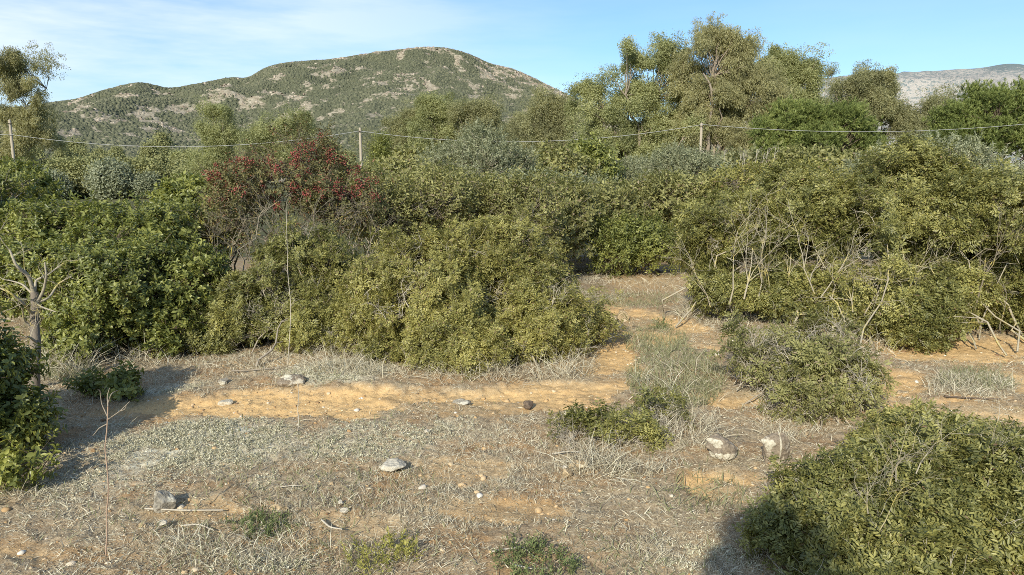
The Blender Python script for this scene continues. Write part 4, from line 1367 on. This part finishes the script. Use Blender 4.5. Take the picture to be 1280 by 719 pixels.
# gravel on the bare earth
rng = np.random.default_rng(61)
n = 30000
yy = np.exp(rng.uniform(math.log(2.3), math.log(12), n)); xx = rng.uniform(-1, 1, n) * (.78 * yy + .4)
kp = rng.random(n) < .10 + .7 * dirt(xx, yy)
xx, yy = xx[kp], yy[kp]
gt = []
for k in range(6):
    gt.append((rock_shape(ICO2[0] if k % 2 else icos(1)[0], rng, 6, .1, k) * [1, .8, .6], ICO2[1] if k % 2 else icos(1)[1]))
mb = MB()
scatter(mb, rng, gt, np.stack([xx, yy, gz(xx, yy)], 1), np.tile([[0, 0, 1.]], (len(xx), 1)) + rng.normal(0, .2, (len(xx), 3)), np.clip(rng.lognormal(math.log(.0052), .7, len(xx)), .0015, .030))
m_gr, nt, out = nt_new('gravel')
rnd = nt.nodes.new('ShaderNodeNewGeometry').outputs['Random Per Island']
principled(nt, out, ramp(nt, [(0, (.22, .13, .07)), (.5, (.55, .36, .17)), (.85, (.60, .47, .30)), (1, (.75, .70, .60))], rnd), .9, .2)
tag(mb.build('gravel', m_gr, smooth=True), 'loose crumbs of earth and gravel on the dirt path', 'gravel', kind='stuff')


# sticks
def stick(pts, r, label, mat='twig_l'):
    mb = MB()
    P = []
    for x, y in pts:
        h = flat_hit(x, y)
        P.append([h[0], h[1], float(gz(h[0], h[1])) + r + .012])
    polytube(mb, P, r, r * .6, 6)
    o = mb.build('dry_stick', M[mat], origin=P[0], smooth=True)
    tag(o, label, 'stick')


stick([(181, 636), (230, 636), (279, 635)], .005, 'straight white stick in front of the grey angular stone')
stick([(228, 661), (250, 663), (268, 669)], .004, 'short grey stick below the straight white one')
stick([(402, 652), (412, 660), (428, 662)], .005, 'bent pale stick near the tan stone, bottom left')
stick([(614, 696), (640, 692), (655, 691), (668, 700)], .004, 'crooked white stick over the green herb at the bottom')
stick([(690, 571), (712, 568), (728, 569)], .005, 'pale stick at the foot of the low sparse shrub')
stick([(700, 297), (730, 300), (752, 303)], .012, 'pale fallen branch behind the yellowish round bush') if False else None
stick([(640, 714), (665, 716), (685, 713)], .004, 'pale stick lying at the bottom edge')
stick([(290, 470), (320, 471), (350, 470)], .006, 'long grey stick behind the white topped stone', 'twig')
stick([(1180, 501), (1215, 500), (1250, 502)], .007, 'dark stick along the front of the dry grass mat', 'twig_d')
stick([(350, 609), (365, 608), (380, 609)], .003, 'thin pale straw stick left of the flat whitish stone')

# ------------------------------------------------------------------ ground cover (uncountable)
def blades(xx, yy, h, wd, tilt, rng, bend=.5):
    n = len(xx)
    z = gz(xx, yy) - .004
    az = rng.random(n) * 2 * math.pi
    lean = np.clip(np.abs(rng.normal(tilt, .35, n)), 0, 1.5)
    dirv = np.stack([np.cos(az) * np.sin(lean), np.sin(az) * np.sin(lean), np.cos(lean)], 1)
    fl = np.stack([np.cos(az), np.sin(az), np.zeros(n)], 1)
    faz = rng.random(n) * 2 * math.pi
    sd = norm(np.cross(dirv, np.stack([np.cos(faz), np.sin(faz), .3 * np.ones(n)], 1)))
    B = np.stack([xx, yy, z], 1)
    hh, ww = h[:, None], wd[:, None] / 2
    mid = B + dirv * hh * .55
    tip = mid + norm(dirv + fl * bend * rng.random((n, 1)) * 1.2 + [0, 0, -.25 * bend]) * hh * .5
    tip[:, 2] = np.maximum(tip[:, 2], z + .006)
    V = np.stack([B - sd * ww, B + sd * ww, mid - sd * ww * .8, mid + sd * ww * .8, tip], 1)
    i = (np.arange(n) * 5)[:, None]
    q = np.concatenate([i + 0, i + 1, i + 3, i + 2], 1)
    t = np.concatenate([i + 2, i + 3, i + 4], 1)
    return V.reshape(-1, 3), t, q


def field(n, rng, y0=2.2, y1=13):
    yy = np.exp(rng.uniform(math.log(y0), math.log(y1), n))
    xx = rng.uniform(-1, 1, n) * (.80 * yy + .5)
    return xx, yy


rng = np.random.default_rng(71)
mb = MB()
# lying and half-lying straw
xx, yy = field(700000, rng)
dm = dirt(xx, yy)
cl = fbm(xx * 3.2, yy * 3.2, 0, 21, 4)
kp = rng.random(len(xx)) < (1 - .82 * sstep(.1, .6, dm)) * np.clip(sstep(.34, .60, cl) + .18, 0, 1)
xx, yy, cl = xx[kp], yy[kp], cl[kp]
V, t, q = blades(xx, yy, rng.lognormal(math.log(.018), .55, len(xx)), rng.uniform(.0014, .0034, len(xx)) * (1 + .10 * yy), 1.28, rng, .35)
mb.add(V, t, q, np.repeat(fbm(xx * 1.5, yy * 1.5, 0, 29, 3), 5))
# upright dry tufts
xx, yy = field(20000, rng, 2.3, 12)
tall = fbm(xx * 1.1, yy * 1.1, 0, 23, 3)
kp = (rng.random(len(xx)) < sstep(.48, .70, tall) * (1 - sstep(.1, .4, dirt(xx, yy))))
xx, yy = xx[kp], yy[kp]
k = 9
xx = np.repeat(xx, k) + rng.normal(0, .02, len(xx) * k); yy = np.repeat(yy, k) + rng.normal(0, .02, len(yy) * k)
V, t, q = blades(xx, yy, rng.uniform(.015, .065, len(xx)), rng.uniform(.0012, .0024, len(xx)) * (1 + .10 * yy), .65, rng, .6)
mb.add(V, t, q, np.repeat(rng.random(len(xx)), 5))
# taller dry grass at the foot of the bushes (photo places)
for px, py, rx, ry, num, hmin, hmax in [(160, 450, 120, 14, 2600, .10, .28), (330, 455, 110, 12, 2200, .08, .22), (470, 470, 90, 10, 1500, .08, .2), (620, 474, 110, 9, 2000, .08, .22), (720, 455, 30, 26, 1200, .08, .25),
                                        (840, 470, 60, 40, 1300, .06, .18), (900, 395, 55, 22, 2600, .12, .32), (860, 360, 60, 14, 1200, .1, .26), (760, 352, 60, 10, 700, .08, .2), (985, 530, 40, 26, 1500, .15, .36),
                                        (1060, 440, 60, 16, 1200, .08, .2), (1215, 485, 60, 16, 3600, .05, .14), (780, 585, 70, 14, 2200, .06, .2), (850, 540, 60, 30, 2400, .06, .18), (60, 470, 60, 12, 1500, .1, .3),
                                        (40, 610, 40, 26, 900, .12, .32), (300, 690, 120, 26, 2200, .04, .10), (880, 690, 90, 30, 2600, .04, .10), (870, 330, 40, 8, 900, .15, .35), (770, 370, 60, 8, 900, .06, .15)]:
    a = rng.random(num) * 6.283; r = np.sqrt(rng.random(num)) * rng.uniform(.8, 1.1, num)
    ppx, ppy = px + np.cos(a) * r * rx, py + np.sin(a) * r * ry
    hit = np.array([flat_hit(u_, v_) for u_, v_ in zip(ppx, ppy)])
    xx, yy = hit[:, 0], hit[:, 1]
    num = int(num * .42); xx, yy = xx[:num], yy[:num]
    V, t, q = blades(xx, yy, rng.uniform(hmin * .5, hmax * .9, num) * (.35 + 1.3 * sstep(.3, .7, fbm(xx * 2.2, yy * 2.2, 0, 83, 2))), rng.uniform(.0016, .0030, num) * (1 + .10 * yy), .75, rng, .8)
    mb.add(V, t, q, np.repeat(rng.random(num), 5))
tag(mb.build('dry_grass', M['straw']), 'dry straw coloured grass and litter covering the clearing', 'grass', kind='stuff')

mb = MB()
xx, yy = field(60000, rng, 2.3, 11)
gm = fbm(xx * .9, yy * .9, 0, 43, 4)
kp = rng.random(len(xx)) < (sstep(.46, .68, gm) * .55 + .06) * (1 - sstep(.1, .5, dirt(xx, yy)))
xx, yy = xx[kp], yy[kp]
V, t, q = blades(xx, yy, rng.uniform(.02, .07, len(xx)), rng.uniform(.002, .004, len(xx)) * (1 + .12 * yy), .6, rng, .6)
mb.add(V, t, q, np.repeat(rng.random(len(xx)), 5))
for px, py, rx, ry, num in [(845, 478, 62, 38, 3000), (820, 430, 40, 20, 1200), (800, 375, 50, 10, 900), (90, 470, 40, 12, 800), (1220, 480, 50, 14, 900), (880, 620, 60, 30, 200)]:
    a = rng.random(num) * 6.283; r = np.sqrt(rng.random(num))
    hit = np.array([flat_hit(u_, v_) for u_, v_ in zip(px + np.cos(a) * r * rx, py + np.sin(a) * r * ry)])
    V, t, q = blades(hit[:, 0], hit[:, 1], rng.uniform(.03, .12, num), rng.uniform(.002, .004, num) * 1.5, .5, rng, .6)
    mb.add(V, t, q, np.repeat(rng.random(num), 5))
tag(mb.build('fresh_grass', M['grass_g']), 'short greyish green new grass growing through the straw', 'grass', kind='stuff')

# pale lichen flakes and cushions
mb = MB()
xx, yy = field(520000, rng, 2.3, 8)
kp = rng.random(len(xx)) < lichen(xx, yy) ** 1.3 * sstep(.33, .6, fbm(xx * 7, yy * 7, 0, 57, 3)) * (1 - sstep(.2, .6, dirt(xx, yy)))
xx, yy = xx[kp], yy[kp]
fl = [sprig_whorl(rng, 6, .010, .004, .004, (.4, 1.5), False, .2) for _ in range(5)]
scatter(mb, rng, fl, np.stack([xx, yy, gz(xx, yy)], 1), np.array([0, 0, 1.]) + rng.normal(0, .3, (len(xx), 3)), rng.uniform(.6, 1.5, len(xx)))
tag(mb.build('ground_lichen', M['lichen']), 'pale greyish lichen and dry moss crusting the ground on the left', 'lichen', kind='stuff')


def herb(px, py, rpx, num, h, mat, label, name='herb'):
    d = flat_hit(px, py)
    b = np.array([d[0], d[1], float(gz(d[0], d[1]))])
    s = math.hypot(d[1], 1.65) / F
    a = rng.random(num) * 6.283; r = np.sqrt(rng.random(num)) * rpx * s
    pos = np.stack([b[0] + np.cos(a) * r, b[1] + np.sin(a) * r * .8, np.zeros(num)], 1)
    pos[:, 2] = gz(pos[:, 0], pos[:, 1])
    mb = MB()
    scatter(mb, rng, [sprig_whorl(rng, 16, .022, .006, h * .8, (.3, 1.2)) for _ in range(4)], pos, np.array([0, 0, 1.]) + rng.normal(0, .35, (num, 3)), rng.uniform(.6, 1.2, num))
    o = mb.build(name, M[mat], origin=b)
    tag(o, label, 'herb')


herb(478, 700, 45, 60, .09, 'herb_y', 'yellow green wiry herb at the bottom edge, left of centre')
herb(670, 706, 52, 90, .07, 'herb_g', 'bright green feathery herb at the bottom edge under the crooked stick')
herb(335, 658, 40, 60, .06, 'herb_g', 'small feathery green herb below the tan stone, bottom left')
herb(828, 412, 12, 40, .14, 'herb_g', 'green herb standing on the bare path where it forks')


# ------------------------------------------------------------------ unseen shrub added as stand-in for the camera holder, shading the corner bush
plant('lentisk_shrub', 'lentisk added unseen behind the camera to cast shade on the left of the corner bush', 'shrub', 116,
      [(-.08, -.55, 1.85, .30, .26, .42), (.16, -.6, 1.35, .38, .30, .5), (-.3, -.65, 1.2, .36, .30, .55)], base=(0, -.62), n_clump=105, sprigs=12, cr=.10, temp='lentisk', mat='lentisk', ns=9, r0=.014, rb=.15)
